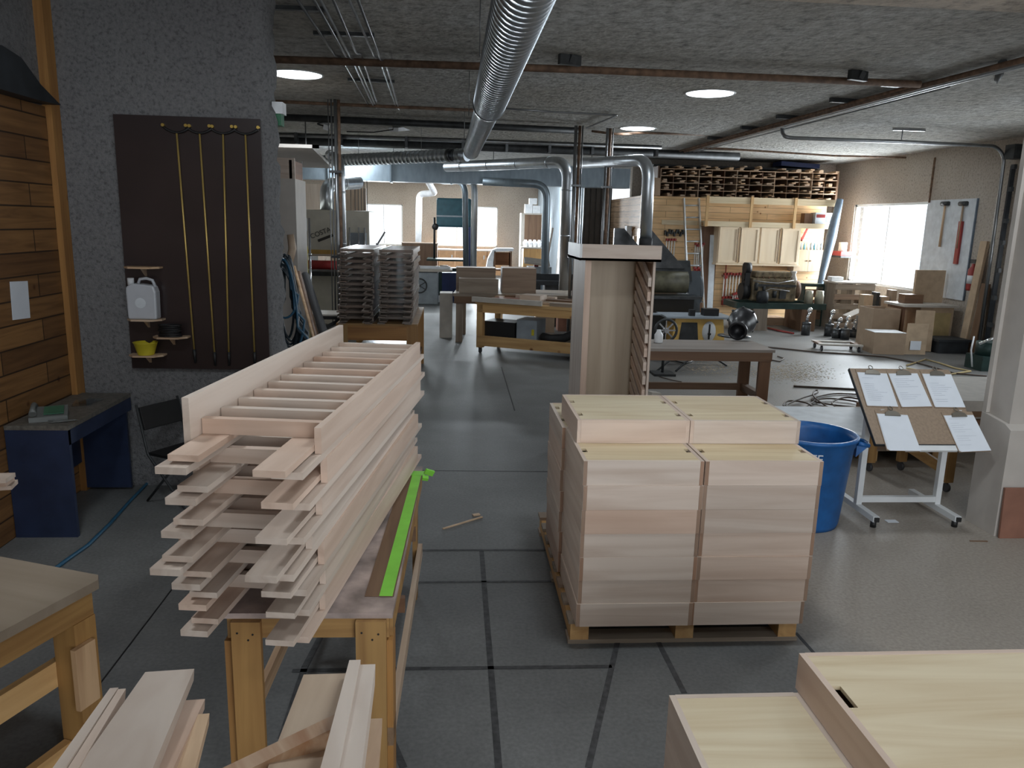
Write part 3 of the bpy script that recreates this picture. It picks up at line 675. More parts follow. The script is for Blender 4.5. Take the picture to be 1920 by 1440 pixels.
tag(wc.build('wire_coil', 'black'), 'flat coil of black wire on a small shelf', 'wire coil')
tag(MB().lathe([(.055, 0), (.055, .004), (.08, .085), (.085, .09), (.076, .09), (.05, .01)], 20, (s4.x, PY-.10, s4.z+.001)).build('yellow_roll', 'yellow_wrap'), 'yellow roll of ribbon on the lowest small shelf', 'roll')
ex = thing('exit_light', 'white and green emergency light on the end of the grey pier', 'light', at(519, 212, Y=5.98))
B(-.02, .055, -.06, .06, -.01, .07).build('housing', 'lamp_white', ex); B(-.02, .04, -.05, .05, -.09, -.011).build('lens', 'green_plastic', ex)

# hose bundle hanging on the peg behind the pier
hp = at(541, 470, Y=7.0)
B_ = thing('hose_peg', 'rounded plywood peg arm holding the coiled hoses', 'peg', (hp.x, 7.0, hp.z))
MB().tube([(.02, 0, .14), (.035, 0, .02), (.01, 0, -.08), (-.06, 0, -.12), (-.14, 0, -.12)], [.03, .035, .035, .033, .03], 10).build('arm', 'lumber_z', B_)
MB().obox((-.18, .08, 0), (.05, .04, 3.0)).xf(Matrix.Translation((0, 0, -(hp.z-1.5)))).build('post', 'grey_wood_z', B_)
hz = MB()
for k in range(16):
    cx = hp.x-.01+R_.uniform(-.02, .02); ww = .07+.010*k; top = hp.z-.03-.008*k; bot = .95-.028*k; yy = 6.95-.010*k+R_.uniform(-.008, .008)
    hz.tube([(cx+ww*math.cos(a)*(1 if math.sin(a) < 0 else .55), yy+.01*math.sin(3*a), (top+bot)/2+(top-bot)/2*math.sin(a)) for a in [2*PI*q/28 for q in range(28)]], .0115, 6, closed=True)
hb_ = thing('coiled_hose', 'big loop of coiled dark blue hoses hanging behind the pier', 'hose')
hz.build('coils', 'hose_dark', hb_)
h2 = MB()
for k in range(3):
    cx = hp.x-.0; ww = .12+.05*k; top = hp.z-.06; bot = (1.15, .80, .50)[k]; yy = 6.77-.012*k
    h2.tube([(cx+ww*math.cos(a)*(1 if math.sin(a) < 0 else .5), yy, (top+bot)/2+(top-bot)/2*math.sin(a)) for a in [2*PI*q/28 for q in range(28)]], .010, 6, closed=True)
h2.build('outer_coils', 'hose_blue', hb_)
nz = MB().cyl(hp+Vector((-.12, -.1, .02)), hp+Vector((-.20, -.1, .2)), .02, .012, n=10).sphere(hp+Vector((-.09, -.1, -.03)), .05, (1, .6, .9)); nz.build('air_gun', 'black', hb_)

# ================================================================ CEILING PIPES, DUCTS AND SKYLIGHTS
def rounded(pts, rr=.15, n=5):
    pts = [Vector(p) for p in pts]; out = [pts[0]]
    for i in range(1, len(pts)-1):
        a, b, c = pts[i-1], pts[i], pts[i+1]; u = (a-b); v = (c-b); r = min(rr, u.length*.45, v.length*.45); u.normalize(); v.normalize()
        p0, p1 = b+u*r, b+v*r
        for k in range(n+1):
            t = k/n; out.append((1-t)**2*p0+2*t*(1-t)*b+t*t*p1)
    out.append(pts[-1]); return out
def pipe(name, pts, r, mat, label=None, cat=None, parent=None, rr=.15, n=10, group=None):
    o = MB().tube(rounded(pts, rr), r, n).build(name, mat, parent)
    if label: tag(o, label, cat, group)
    return o
# skylights
for i, ((x, y), lb) in enumerate(zip(SKY, ['round skylight next to the grey pier', 'round skylight over the right half of the room', 'small far round skylight seen just above the ducts', 'round skylight far left beyond the pipes', 'round skylight in the far bay, right', 'round skylight in the far bay, left', 'round skylight nearest the right window'])):
    if i == 6: continue
    t = thing('skylight', lb, 'skylight', (x, y, H-.012), group='round skylights in the sprayed ceiling')
    MB().lathe([(.27, .012), (.29, .0), (.30, .012)], 32).build('ring', 'white_paint', t)
    MB().cyl((0, 0, .004), (0, 0, .012), .27, n=32).build('lens', 'skylight_lens', t)
for i, ((x, y), lb) in enumerate(zip(SKY_FILL, ['added unseen skylight above the box pallet', 'added unseen skylight above the drafting stand', 'added unseen skylight above the left workbench', 'added unseen skylight behind the viewer'])):
    t = thing('skylight', lb, 'skylight', (x, y, H-.012), group='round skylights in the sprayed ceiling')
    MB().lathe([(.27, .012), (.29, .0), (.30, .012)], 32).build('ring', 'white_paint', t); MB().cyl((0, 0, .004), (0, 0, .012), .27, n=32).build('lens', 'skylight_lens', t)
# spiral duct down the aisle
D0, D1, D2 = Vector((.335, 1.0, 3.10)), Vector((.298, 7.72, 3.10)), Vector((.222, 12.75, 3.10))
t = thing('spiral_duct', 'big galvanised spiral duct running along the aisle under the ceiling', 'duct', (0, 0, 0))
def seg(p0, p1, r, mat, name, par):
    """cylinder whose local z runs along the duct, so the spiral seam follows it"""
    d = p1-p0; L = d.length
    if mat == 'galv_spiral':
        pf = [(r, 0)]; z = .05
        while z < L-.05: pf += [(r, z-.008), (r+.006, z-.002), (r+.006, z+.002), (r, z+.008)]; z += .095
        o = MB().lathe(pf+[(r, L)], 32).build(name, mat, par)
    else: o = MB().cyl((0, 0, 0), (0, 0, L), r, n=32).build(name, mat, par)
    M4 = d.to_track_quat('Z', 'Y').to_matrix().to_4x4(); M4.translation = p0; o.matrix_local = M4; return o
dv = (D2-D0).normalized()
seg(D0, D1, .148, 'galv_spiral', 'wide_section', t); seg(D1, D2, .122, 'galv_spiral', 'narrow_section', t)
for p in (D1,): seg(p-dv*.02, p+dv*.02, .160, 'bare_metal_dark', 'collar', t)
seg(D2-dv*.01, D2+dv*.012, .128, 'bare_metal_dark', 'collar', t)
hg = MB()
for y in (3.2, 5.6, 8.6, 11.2):
    for sx in (-.14, .14): hg.cyl((.32-.009*y+sx*.9, y, 3.1), (.32-.009*y+sx*.9, y, H), .004, n=6)
hg.build('hanger_rod', 'conduit', t)
# cross duct
E0 = at(862, 290, Z=3.08); E1 = at(602, 302, Z=3.06); E2 = at(577, 303, Z=3.06)
t = thing('spiral_duct', 'galvanised spiral duct crossing to the left from the end of the aisle duct', 'duct')
seg(E1, E0+Vector((.12, 0, 0)), .105, 'galv_spiral', 'long_section', t); seg(E2, E1, .085, 'galv', 'end_section', t)
for f in (.0, .93): seg(E1.lerp(E0, f), E1.lerp(E0, f+.02), .112, 'bare_metal_dark', 'collar', t)
MB().cyl(E1.lerp(E0, .3)+Vector((0, 0, .1)), E1.lerp(E0, .3)+Vector((0, 0, H-3.08)), .004, n=6).cyl(E1.lerp(E0, .75)+Vector((0, 0, .1)), E1.lerp(E0, .75)+Vector((0, 0, H-3.08)), .004, n=6).build('hanger_rod', 'conduit', t)
# rectangular plenum behind
a = at(500, 322, Y=17.6); b = at(1182, 320, Y=17.6)
t = thing('rectangular_duct', 'long dull grey rectangular duct crossing the whole aisle', 'duct')
B(a.x, b.x, 17.6, 18.0, at(900, 345, Y=17.6).z, at(900, 308, Y=17.6).z).build('body', 'galv_dull', t)
for k in range(1, 6): B(a.x+(b.x-a.x)*k/6-.02, a.x+(b.x-a.x)*k/6+.02, 17.57, 18.03, at(900, 345, Y=17.6).z-.02, at(900, 308, Y=17.6).z+.02).build('flange', 'galv_dull', t)
hg = MB()
for k in range(4): hg.cyl((a.x+.5+k*2.2, 17.8, 3.2), (a.x+.5+k*2.2, 17.8, H), .008, n=6)
hg.build('hanger_rod', 'conduit', t)
# drop ducts with elbows
def drop(label, pts, r, mat='galv', rr=.3, cuff=None, band=True):
    t = thing('drop_duct', label, 'duct', group=None)
    MB().tube(rounded(pts, rr, 7), r, 18).build('pipe', mat, t)
    pts = [Vector(p) for p in pts]
    if band:
        bnd = MB()
        for a, b in zip(pts, pts[1:]):
            L = (b-a).length; d = (b-a)/L; s = .45
            while s < L-.35: bnd.cyl(a+d*s, a+d*(s+.025), r+.006, n=18); s += .75
        bnd.build('band', mat, t)
    if cuff: MB().cyl(pts[-1], pts[-1]+Vector((0, 0, -cuff)), r+.012, n=18).build('rubber_cuff', 'black_rubber', t)
    p = pts[-1]; return t
Y1 = 12.6
A0, A1, A2 = at(838, 313, Y=15.6), at(1065, 303, Y=13.2), at(1074, 560, Y=13.2); A2.z = .9; A2.x = A1.x+.02
drop('galvanised duct with elbow dropping behind the tall shelf carcass', [A0, A1, A2], .095)
Bq0, Bq1, Bq2 = at(1085, 306, Y=13.6), at(1217, 300, Y=11.4), at(1220, 447, Y=11.4); Bq2.x = Bq1.x+.02
drop('galvanised duct with elbow and black cuff dropping to the planer', [Bq0, Bq1, Bq2], .088, cuff=.14, band=False)
C0, C1, C2 = at(905, 340, Y=17.2), at(1025, 346, Y=17.2), at(1023, 500, Y=17.2); C2.z = .003
drop('slim duct dropping in front of the grey siding', [C0, C1, C2], .085, 'galv_dull', band=False)
C0, C1, C2 = at(790, 332, Y=20), at(872, 341, Y=19), at(874, 470, Y=19); C2.z = .95
drop('slim dark duct dropping to the band saw', [C0, C1, C2], .07, 'galv_dull', band=False)
C0, C1, C2 = at(830, 340, Y=19.5), at(890, 338, Y=18.6), at(888, 470, Y=18.6); C2.z = .4
drop('bright duct dropping right beside the band saw', [C0, C1, C2], .075, 'galv', band=False)
C0, C1, C2 = at(634, 300, Y=12.0), at(638, 330, Y=12.0), at(638, 472, Y=12.0); C2.z = .9
drop('round duct dropping beside the left pipe column', [at(618, 290, Y=13.4), C0+Vector((.02, 0, .0)), C2+Vector((.02, 0, 0))], .075, rr=.25)
C0, C1, C2 = at(672, 342, Y=16.4), at(612, 346, Y=15.6), at(608, 392, Y=15.6); C2.z = at(556, 392, Y=15.0).z+.002; C2.x = C1.x
drop('elbow duct rising from the cream sander', [C0, C1, C2], .13, rr=.4)
C0, C1, C2, C3 = at(795, 326, Y=24), at(815, 362, Y=26), at(786, 364, Y=26), at(784, 460, Y=26); C3.z = .9
drop('white elbow duct dropping between the two far windows', [C0, C1, C2, C3], .10, rr=.15, band=False, mat='lamp_white')
# ceiling pipes
def zc(px, py, z): return at(px, py, Z=z)
CP = 'pipes under the ceiling'
zA = H-.07
pa = thing('ceiling_pipe', 'rusty brown pipe running across the near ceiling', 'pipe')
MB().tube([zc(505, 111, zA), zc(1100, 131, zA), zc(1725, 158, zA)], .036, 10).build('pipe', 'rust', pa)
for px in (1068, 1608): p = zc(px, 117 if px < 1200 else 146, zA); MB().obox(p+Vector((0, .0, .02)), (.22, .05, .09), (0, 0, rad(20))).obox(p+Vector((.02, 0, .03)), (.07, .07, .07), (.3, .2, .5)).build('hanger', 'dark_iron', pa)
pipe('ceiling_pipe', [zc(517, 190, zA), zc(640, 196, zA), zc(895, 207, zA)], .022, 'rust', 'thin rusty pipe across the ceiling left of the big duct', 'pipe')
pipe('ceiling_pipe', [zc(940, 203, zA+.03), zc(1040, 210, zA+.03), zc(1158, 216, zA+.03), zc(1100, 240, zA+.03)], .014, 'conduit', 'thin conduit across the ceiling right of the big duct', 'conduit', rr=.05)
pb = thing('ceiling_pipe', 'thick dark pipe across the ceiling behind the skylights', 'pipe')
MB().tube([zc(510, 219, zA-.02), zc(800, 232, zA-.02), zc(1085, 245, zA-.02)], .052, 10).build('pipe', 'dark_iron', pb)
MB().tube([zc(516+i*28, 219+i*1.25+3*math.sin(i*1.9), zA+.035) for i in range(15)], .028, 8).build('cable', 'dark_iron', pb)
pc = thing('ceiling_pipe', 'heavy dark double pipe across the far part of the ceiling', 'pipe')
MB().tube([zc(505, 262, H-.12), zc(900, 275, H-.12), zc(1385, 294, H-.12)], .085, 10).build('pipe', 'dark_iron', pc)
MB().tube([zc(505, 252, H-.04), zc(900, 265, H-.04), zc(1240, 277, H-.04)], .04, 10).build('upper_pipe', 'conduit', pc)
for px in (556, 640, 762, 868, 950, 1030, 1110, 1230): MB().obox(zc(px, 258+(px-505)*.035, H-.1), (.05, .2, .2)).build('clamp', 'bare_metal_dark', pc)
pipe('ceiling_pipe', [zc(1110, 246, H-.03), at(1160, 252, Y=13.0), at(1200, 249, Y=13.2), at(1330, 253, Y=13.6)], .02, 'rust', 'thin brown pipe feeding the right pipe columns', 'pipe')
# conduits in the near left ceiling
cg = thing('conduit_run', 'bundle of shiny conduits running away along the near left ceiling', 'conduit')
for i, (xa, xb, yb) in enumerate(((538, 690, 196), (572, 700, 198), (586, 706, 202), (612, 706, 190), (642, 742, 198), (660, 748, 205))):
    p0 = at(xa, -30, Z=H-.05-.01*(i % 2)); p1 = at(xb, yb, Z=H-.05-.01*(i % 2)); pm_ = p0.lerp(p1, .42)
    MB().tube(rounded([p0, pm_, pm_+Vector((.03, .12, .02)), p1], .1), .011, 8).build('conduit', 'alu' if i in (2, 4) else 'conduit', cg)
for py, x0, x1 in ((14, 505, 610), (62, 588, 702), (149, 652, 740)):
    MB().beam(at(x0, py, Z=H-.03), at(x1, py+4, Z=H-.03), .045, .03).build('channel', 'dark_iron', cg)
# pipe run along the right ceiling
rr_ = thing('conduit_run', 'run of several dark pipes along the right side of the ceiling', 'conduit')
for i, (dx, r) in enumerate(((0, .028), (.10, .02), (.19, .016), (-.10, .018), (.27, .014))):
    pts = [(5.20+dx, 2.0, H-.06), (4.78+dx, 8.1, H-.06), (4.55+dx, 14.2, H-.06), (4.5+dx, 17.0, H-.06)]
    if i > 2: pts = pts[1:]
    MB().tube([Vector(p) for p in pts], r, 8).build('pipe', ['rust', 'conduit', 'alu', 'rust', 'conduit'][i], rr_)
for y in (8.3, 9.4, 10.9, 12.2, 13.7): MB().obox((4.72-.02*(y-8), y, H-.03), (.6, .05, .05), (0, 0, rad(8))).build('strut', 'dark_iron', rr_)
# hanging rail and pipes on the right ceiling
pipe('track_rail', [zc(1466, 236, H-.02), at(1468, 258, Y=11.6), at(1700, 266, Y=11.8), at(1868, 274, Y=12.3), (8.82, 12.40, 3.25), (8.86, 12.40, .05)], .028, 'conduit', 'grey door track bending from the ceiling down to the floor', 'track', rr=.45)
ht = thing('track_hanger', 'slim hangers holding the door track', 'hanger')
for px in (1690, ): p = at(px, 265, Y=11.8); MB().cyl(p, Vector((p.x, p.y, H)), .01, n=6).obox((p.x+.1, p.y, H-.02), (.5, .04, .03)).build('hanger_rod', 'conduit', ht)
pipe('ceiling_pipe', [zc(1300, 276, H-.06), at(1375, 280, Y=15.0), at(1560, 292, Y=15.5), at(1753, 297, Y=15.6), at(1753, 297, X=8.93), at(1742, 380, X=8.95)], .02, 'rust', 'thin brown pipe crossing the right ceiling and dropping to the window', 'pipe', rr=.08)
tk = thing('door_track', 'dark vertical track and brackets beside the sectional door', 'track', (8.93, 12.32, 0))
B(-.03, .04, -.02, .02, 0, 3.1).build('channel', 'tarp_dark', tk)
for z in (.5, .95, 1.4, 1.85, 2.2, 2.7, 3.05): B(-.05, .0, -.10, -.021, z, z+.07).build('bracket', 'dark_iron', tk)
B(-.16, .06, -.2, .02, 3.2, 3.42).build('spring_box', 'dark_iron', tk)
pipe('ceiling_rail', [at(1880, 118, Z=H-.03), at(1866, 160, Y=8.6), at(1935, 166, Y=8.7)], .04, 'dark_iron', 'short dark angle bracket rail at the upper right edge', 'rail', rr=.03, n=6)
# pipe columns
def column(label, px, pyt, Y, rs, pyb=None):
    t = thing('pipe_column', label, 'pipes')
    p = at(px, pyt, Y=Y)
    for i, (dx, r, m_) in enumerate(rs): MB().cyl((p.x+dx, Y+.03*(i % 2), .02 if pyb is None else pyb), (p.x+dx, Y+.03*(i % 2), H-.05), r, n=10).build('pipe', m_, t)
    z = 2.6
    MB().obox((p.x, Y, z), (.16, .1, .03)).obox((p.x, Y, 1.5), (.16, .1, .03)).build('clamp', 'bare_metal_dark', t)
    return p
column('upright pipe column standing left of the aisle', 629, 300, 10.6, ((-.04, .011, 'conduit'), (-.085, .007, 'conduit'), (0.01, .022, 'conduit'), (.05, .02, 'rust')))
column('pair of upright pipes left of the tall shelf carcass', 1082, 300, 12.4, ((-.035, .026, 'conduit'), (.03, .024, 'rust'), (.07, .012, 'conduit')))
column('upright pipe pair right above the tall shelf carcass', 1140, 300, 12.6, ((-.03, .022, 'conduit'), (.02, .026, 'rust'), (.06, .010, 'conduit')))
cb = thing('hanging_cables', 'row of thin cables hanging from the duct before the far left window', 'cables')
for px in (657, 665, 671, 677, 682, 688):
    p = at(px, 330, Y=17.8); MB().cyl((p.x, 17.8, 1.6), (p.x, 17.8, 2.98), .007, n=6).build('cable', 'black', cb)
# hanging unit heater arm and lamp at left
hl = thing('flood_lamp', 'small flood lamp on an angled bracket under the left ceiling', 'lamp')
p = at(612, 238, Y=12.4); MB().tube(rounded([at(650, 222, Y=12.8), at(594, 232, Y=12.4), p], .03), .012, 8).build('bracket', 'dark_iron', hl)
MB().obox(p, (.08, .06, .08), (.4, .3, 0)).build('lamp_head', 'lamp_white', hl)
fl = thing('fluorescent_lamp', 'unlit pale strip lamp hanging under the ceiling left of the big duct', 'lamp')
MB().beam(at(738, 243, Y=13.6), at(770, 240, Y=14.6), .16, .06).build('housing', 'lamp_white', fl)
MB().tube([at(650, 247, Y=13.6), at(700, 248, Y=13.6), at(737, 243, Y=13.6), at(737, 225, Y=13.6)], .01, 6).build('cable', 'black', fl)

# ================================================================ NEAR RIGHT: CARCASS, TABLE, CAN, STAND, COLUMN
t = thing('shelf_carcass', 'tall narrow unfinished plywood shelf carcass standing behind the box pallet', 'cabinet', (1.045, 6.30, 0))
W_, D_, HT = .585, .62, 1.72
B(0, .02, 0, D_, .0, HT).build('side_panel', 'maple_z', t); B(W_-.02, W_, 0, D_, 0, HT).build('side_panel', 'maple_z', t)
B(.02, W_-.02, D_-.012, D_, 0, HT).build('back_panel', 'ply_z', t)
B(.0, .05, -.015, 0, 0, HT).build('front_stile', 'maple_z', t); B(.02, W_-.02, .02, D_-.012, 0, .08).build('bottom', 'ply_x', t)
B(W_-.024, W_-.0202, .03, D_-.02, .02, HT-.02).build('slot_shade', 'brown_z', t)  # dark brown sheet stands in for the shade deep in the slots
for k in range(16):
    z = 1.80-k*.118; MB().prism([(.012, z-.285), (.012, z-.212), (D_-.14, z-.002), (D_-.14, z-.076)], W_-.052, W_-.0242, 'x').build('slanted_cleat', 'maple_y', t)
B(-.055, W_+.03, -.05, D_+.0, HT, HT+.02).build('top', 'maple_x', t)
B(-.035, W_+.03, -.05, -.03, HT-.0, HT+.13).build('cap_front', 'maple_x', t); tag(B(-.055, -.035, -.05, D_, HT-.0, HT+.13).build('cap_side', 'white_paint', t), 'cap end coloured white for the light on it')  # end face painted white where light strikes the cap
# brown table
t = thing('table', 'dark brown table with grey top standing behind the shelf carcass', 'table', (1.86, 8.20, 0))
B(0, 1.66, 0, .70, .67, .70).build('tabletop', 'benchtop_grey', t)
for x0 in (.02, 1.50): B(x0, x0+.13, .02, .06, 0, .67).build('leg', 'brown_z', t); B(x0, x0+.13, .60, .64, 0, .67).build('leg', 'brown_z', t)
B(.02, 1.62, .0, .02, .57, .67).build('apron', 'brown_x', t); B(.02, 1.62, .64, .66, .57, .67).build('apron', 'brown_x', t); B(1.62, 1.64, .02, .64, .57, .67).build('apron', 'brown_y', t)
B(.15, 1.50, .60, .64, .12, .20).build('stretcher', 'brown_x', t); B(1.53, 1.60, .06, .60, .12, .20).build('stretcher', 'brown_y', t); B(.15, 1.50, .02, .05, .10, .16).build('stretcher', 'brown_x', t)
p = at(1392, 632, Z=.70)
d = thing('blower_housing', 'black bell shaped blower housing lying on the corner of the brown table', 'blower', (p.x-.05, p.y-.06, .705), rad(-28))
M4 = Matrix.Translation((0, 0, .17)) @ Matrix.Rotation(rad(102), 4, 'X')
MB().lathe([(.0, -.16), (.15, -.16), (.168, -.12), (.168, -.06), (.155, 0.0), (.12, .07), (.105, .12), (.10, .26), (.112, .265), (.112, .30), (.085, .30), (.08, .20), (.0, .19)], 28, M4=M4).build('bell', 'gloss_black', d)
for k in range(8):
    a_ = k*PI/4; c_ = M4 @ Vector((.172*math.cos(a_), .172*math.sin(a_), -.10)); MB().sphere(c_, .016).build('bolt', 'dark_iron', d)
MB().lathe([(.20, 0), (.20, .012), (.12, .02)], 20, (-.08, .05, 0)).build('base_plate', 'bare_metal_dark', d)
bb_ = tag(MB().lathe([(.045, 0), (.05, .01), (.05, .09), (.03, .12), (.02, .15), (0, .15)], 14, tuple(at(1227, 640, Z=.70)+Vector((.02, -.1, .001)))).build('bottle', 'lamp_white'), 'small white bottle on the brown table beside the shelf carcass', 'bottle')
q = at(1276, 742, Z=.0)
tag(MB().obox((2.12, 8.0, .13), (.13, .10, .26), (0, .15, .4)).obox((2.05, 8.02, .10), (.16, .12, .2), (0, -.3, .2)).build('foam_block', 'dusty_white'), 'broken pale offcut block on the floor under the brown table', 'block')
# blue bin
c = thing('trash_can', 'large round blue plastic trash can with handles', 'trash can', (2.44, 4.99, 0), rad(-12))
MB().lathe([(.235, .0), (.245, .03), (.292, .575), (.300, .58), (.302, .62), (.318, .625), (.318, .645), (.296, .648), (.288, .60), (.235, .04), (0, .035)], 40).build('body', 'can_blue', c)
for s in (-1, 1):
    MB().tube([(s*.30, -.07, .60), (s*.375, -.055, .585), (s*.385, 0, .58), (s*.375, .055, .585), (s*.30, .07, .60)], .016, 8).prism([(s*.30, .50), (s*.37, .575), (s*.30, .585)], -.06, .06).build('handle', 'can_blue', c)
def text_obj(body, size, mat, parent, M4, name='lettering', ext=.001):
    cu = bpy.data.curves.new(name, 'FONT'); cu.body = body; cu.size = size; cu.extrude = ext; cu.align_x = 'CENTER'; cu.align_y = 'CENTER'
    o = bpy.data.objects.new(name, cu); dg = bpy.context.evaluated_depsgraph_get(); COL.objects.link(o); bpy.context.view_layer.update()
    me = bpy.data.meshes.new_from_object(o.evaluated_get(bpy.context.evaluated_depsgraph_get())); bpy.data.objects.remove(o); me.materials.clear(); me.materials.append(MATS[mat])
    n = bpy.data.objects.new(name, me); COL.objects.link(n); n.parent = parent; n.matrix_local = M4; return n, me
M4 = Matrix.Translation((0, 0, 0)); n_, me = text_obj('BRUTE', .085, 'label_white', c, M4)
for v in me.vertices:
    a_ = v.co.x/.30-PI/2-rad(18); r_ = .290+v.co.z*1.0; z_ = .53+v.co.y; r_ = .2885+(z_-.53)*.09+v.co.z; v.co = Vector((r_*math.cos(a_), r_*math.sin(a_), z_))
# drafting stand
s = thing('drafting_stand', 'white tube drafting stand with a tilted brown board', 'stand')
for x in (2.90, 3.49):
    B(x-.02, x+.02, 5.07, 5.11, .05, .80).build('post', 'white_paint', s)
    B(x-.022, x+.022, 4.83, 5.40, .045, .085).build('foot', 'white_paint', s)
    MB().box(x-.015, x+.015, 4.815, 4.832, .05, .08).cyl((x, 4.86, 0), (x, 4.86, .045), .02, n=12).cyl((x, 5.37, 0), (x, 5.37, .045), .02, n=12).build('foot_cap', 'black', s)
B(2.92, 3.47, 5.072, 5.108, .10, .14).build('crossbar', 'white_paint', s)
BM = Matrix.Translation((2.785, 4.755, .625)) @ Matrix.Rotation(rad(43.5), 4, 'X')
def onb(mb, name, mat, par): o = mb.build(name, mat, par); o.matrix_local = BM; return o
onb(B(0, .735, 0, .62, -.018, 0), 'board', 'hardboard', s)
onb(B(-.004, 0, 0, .62, -.02, .003).box(0, .735, -.005, 0, -.02, .003), 'edge_trim', 'tarp_dark', s)
onb(B(.20, .56, -.045, -.005, -.022, -.002), 'ledge', 'white_paint', s)
MB().beam((2.90, 5.09, .78), (2.92, 4.95, .80), .03, .03).beam((3.49, 5.09, .78), (3.47, 4.95, .80), .03, .03).build('tilt_bracket', 'white_paint', s)
def clipboard(u, v, rot, label, n=2, sheet=True):
    """u, v = top centre of the clipboard on the board"""
    t = thing('clipboard', label, 'clipboard', group='clipboards on the drafting stand')
    M4 = BM @ Matrix.Translation((u, v, .0005)) @ Matrix.Rotation(rad(rot), 4, 'Z'); t.matrix_world = M4
    B(-.112, .112, -.315, 0, 0, .004).build('board', 'hardboard', t)
    pm_ = MB()
    for k in range(n): pm_.obox((.002*k, -.168-.003*k, .0052+.0011*k), (.214, .278, .001), (0, 0, rad(.8*(k-.5))))
    pp = pm_.build('paper', 'paper', t)
    ln = MB()
    for k in range(13):
        if R_.random() < .8: ln.box(-.085, -.085+R_.uniform(.06, .16), -.06-k*.017, -.0585-k*.017, .0076, .0079)
    ln.build('print', 'print_grey', pp)
    ck = thing_part = MB().prism([(-.055, -.045), (.055, -.045), (.045, -.02), (.02, -.008), (-.02, -.008), (-.045, -.02)], .008, .017, 'z').build('clip', 'steel_dull', t)
    MB().tube([(.014*math.cos(a_), .004+.016*math.sin(a_)+.01, .012) for a_ in [2*PI*i/14 for i in range(14)]], .0028, 6, closed=True).build('ring', 'steel_dull', ck)
    return t
clipboard(.150, .608, -2.0, 'clipboard with white sheets, leftmost of the upper row on the drafting stand')
clipboard(.375, .606, 1.5, 'clipboard with white sheets, in the middle of the upper row on the drafting stand')
clipboard(.625, .604, -.5, 'clipboard with white sheets, rightmost of the upper row on the drafting stand')
clipboard(.185, .262, -2.5, 'clipboard with a thick white pad, lower left on the drafting stand', 4)
clipboard(.655, .258, 2.0, 'clipboard with a printed form, lower right on the drafting stand', 3)
tag(B(3.05, 3.13, 4.93, 4.98, .001, .004).build('paper_scrap', 'paper'), 'small paper scrap on the floor under the drafting stand', 'paper')
# column with casing, lintel shelf, brown board
c = thing('painted_column', 'pale painted square column with wider base casing at the right edge', 'column')
B(3.69, 4.0, 4.75, 4.99, 0, H).build('shaft', 'column_paint', c)
B(3.665, 3.69, 4.955, 4.995, .80, H).build('corner_trim', 'column_paint', c)
MB().prism([(4.69, 0), (4.99, 0), (4.99, .80), (4.75, .77), (4.69, .74)], 3.66, 4.05, 'x').build('base_casing', 'column_paint', c)
sh = thing('shelf_unit', 'pale open shelf unit to the right of the painted column', 'shelf')
B(4.06, 5.2, 4.72, 5.10, .71, .76).build('shelf', 'column_paint', sh); B(4.06, 4.10, 4.72, 5.10, 0, .71).build('side_panel', 'column_paint', sh); B(5.16, 5.2, 4.72, 5.1, 0, .71).build('side_panel', 'column_paint', sh); B(4.1, 5.16, 4.74, 5.10, .40, .43).build('shelf', 'column_paint', sh); B(4.1, 5.16, 4.74, 5.10, .12, .15).build('shelf', 'column_paint', sh)
o = tag(MB().obox((3.90, 4.665, .175), (.46, .016, .35), (rad(-3), 0, 0)).build('board_offcut', 'red_board'), 'reddish brown board leaning against the base of the painted column', 'board')
tag(MB().obox((3.49, 4.60, .003), (.12, .01, .005), (0, 0, -.05)).build('wood_sliver', 'brown_x'), 'dark thin sliver on the floor before the painted column', 'sliver')
# low pallet of sheets behind the stand
pl = thing('pallet', 'low pallet behind the drafting stand carrying pale sheets', 'pallet', (2.95, 6.35, 0))
for x in (.02, .68, 1.32): B(x, x+.13, 0.02, 1.35, .0, .10).build('bearer', 'pine_y', pl)
for k in range(8): B(0, 1.47, k*.18, k*.18+.1, .10, .12).build('deck_board', 'grey_wood_x', pl)
for k, (m_, lb, x0, y0, w_, d_, a_) in enumerate((('grey_wood_x', 'brownish sheet, lowest on the low pallet', 2.92, 6.33, 1.50, 1.40, 0), ('dusty_white', 'dusty pale sheet in the middle of the pile on the low pallet', 2.93, 6.36, 1.44, 1.34, 1), ('peg_white', 'white coated sheet on top of the low pallet', 2.95, 6.50, 1.25, 1.10, -2))):
    z = .1205+k*.0305; o = MB().box(0, w_, 0, d_, 0, .03).build('sheet_panel', m_, loc=(x0, y0, z), rot=(0, 0, rad(a_))); tag(o, lb, 'sheet', 'sheets on the low pallet')
# taller pile of sheet goods behind the column
pz = 0.0
pl2 = thing('pallet', 'pallet under the tall sheet pile behind the painted column', 'pallet', (4.45, 6.75, 0))
for x in (0, .7, 1.4): B(x, x+.12, 0, 1.2, 0, .10).build('bearer', 'pine_y', pl2)
for k in range(7): B(0, 1.55, k*.18, k*.18+.1, .10, .12).build('deck_board', 'grey_wood_x', pl2)
for k, (m_, th, lb) in enumerate((('brown_x', .07, 'dark brown panel bundle, lowest'), ('dusty_white', .05, 'pale panel bundle, second from the bottom'), ('brown_x', .06, 'dark brown panel bundle, third from the bottom'), ('dusty_white', .03, 'thin pale panel, third from the top'), ('brown_x', .05, 'brown panel bundle, second from the top'), ('dusty_white', .10, 'thick pale panel bundle, topmost'))):
    z = .1205+sum((.07, .05, .06, .03, .05, .10)[:k])+.0005*k
    tag(B(0, 1.62, 0, 1.2, 0, th).build('panel_bundle', m_, loc=(4.38+R_.uniform(-.04, .04), 6.72+R_.uniform(-.03, .03), z)), lb+' in the pile behind the painted column', 'panels', 'panel bundles behind the column')
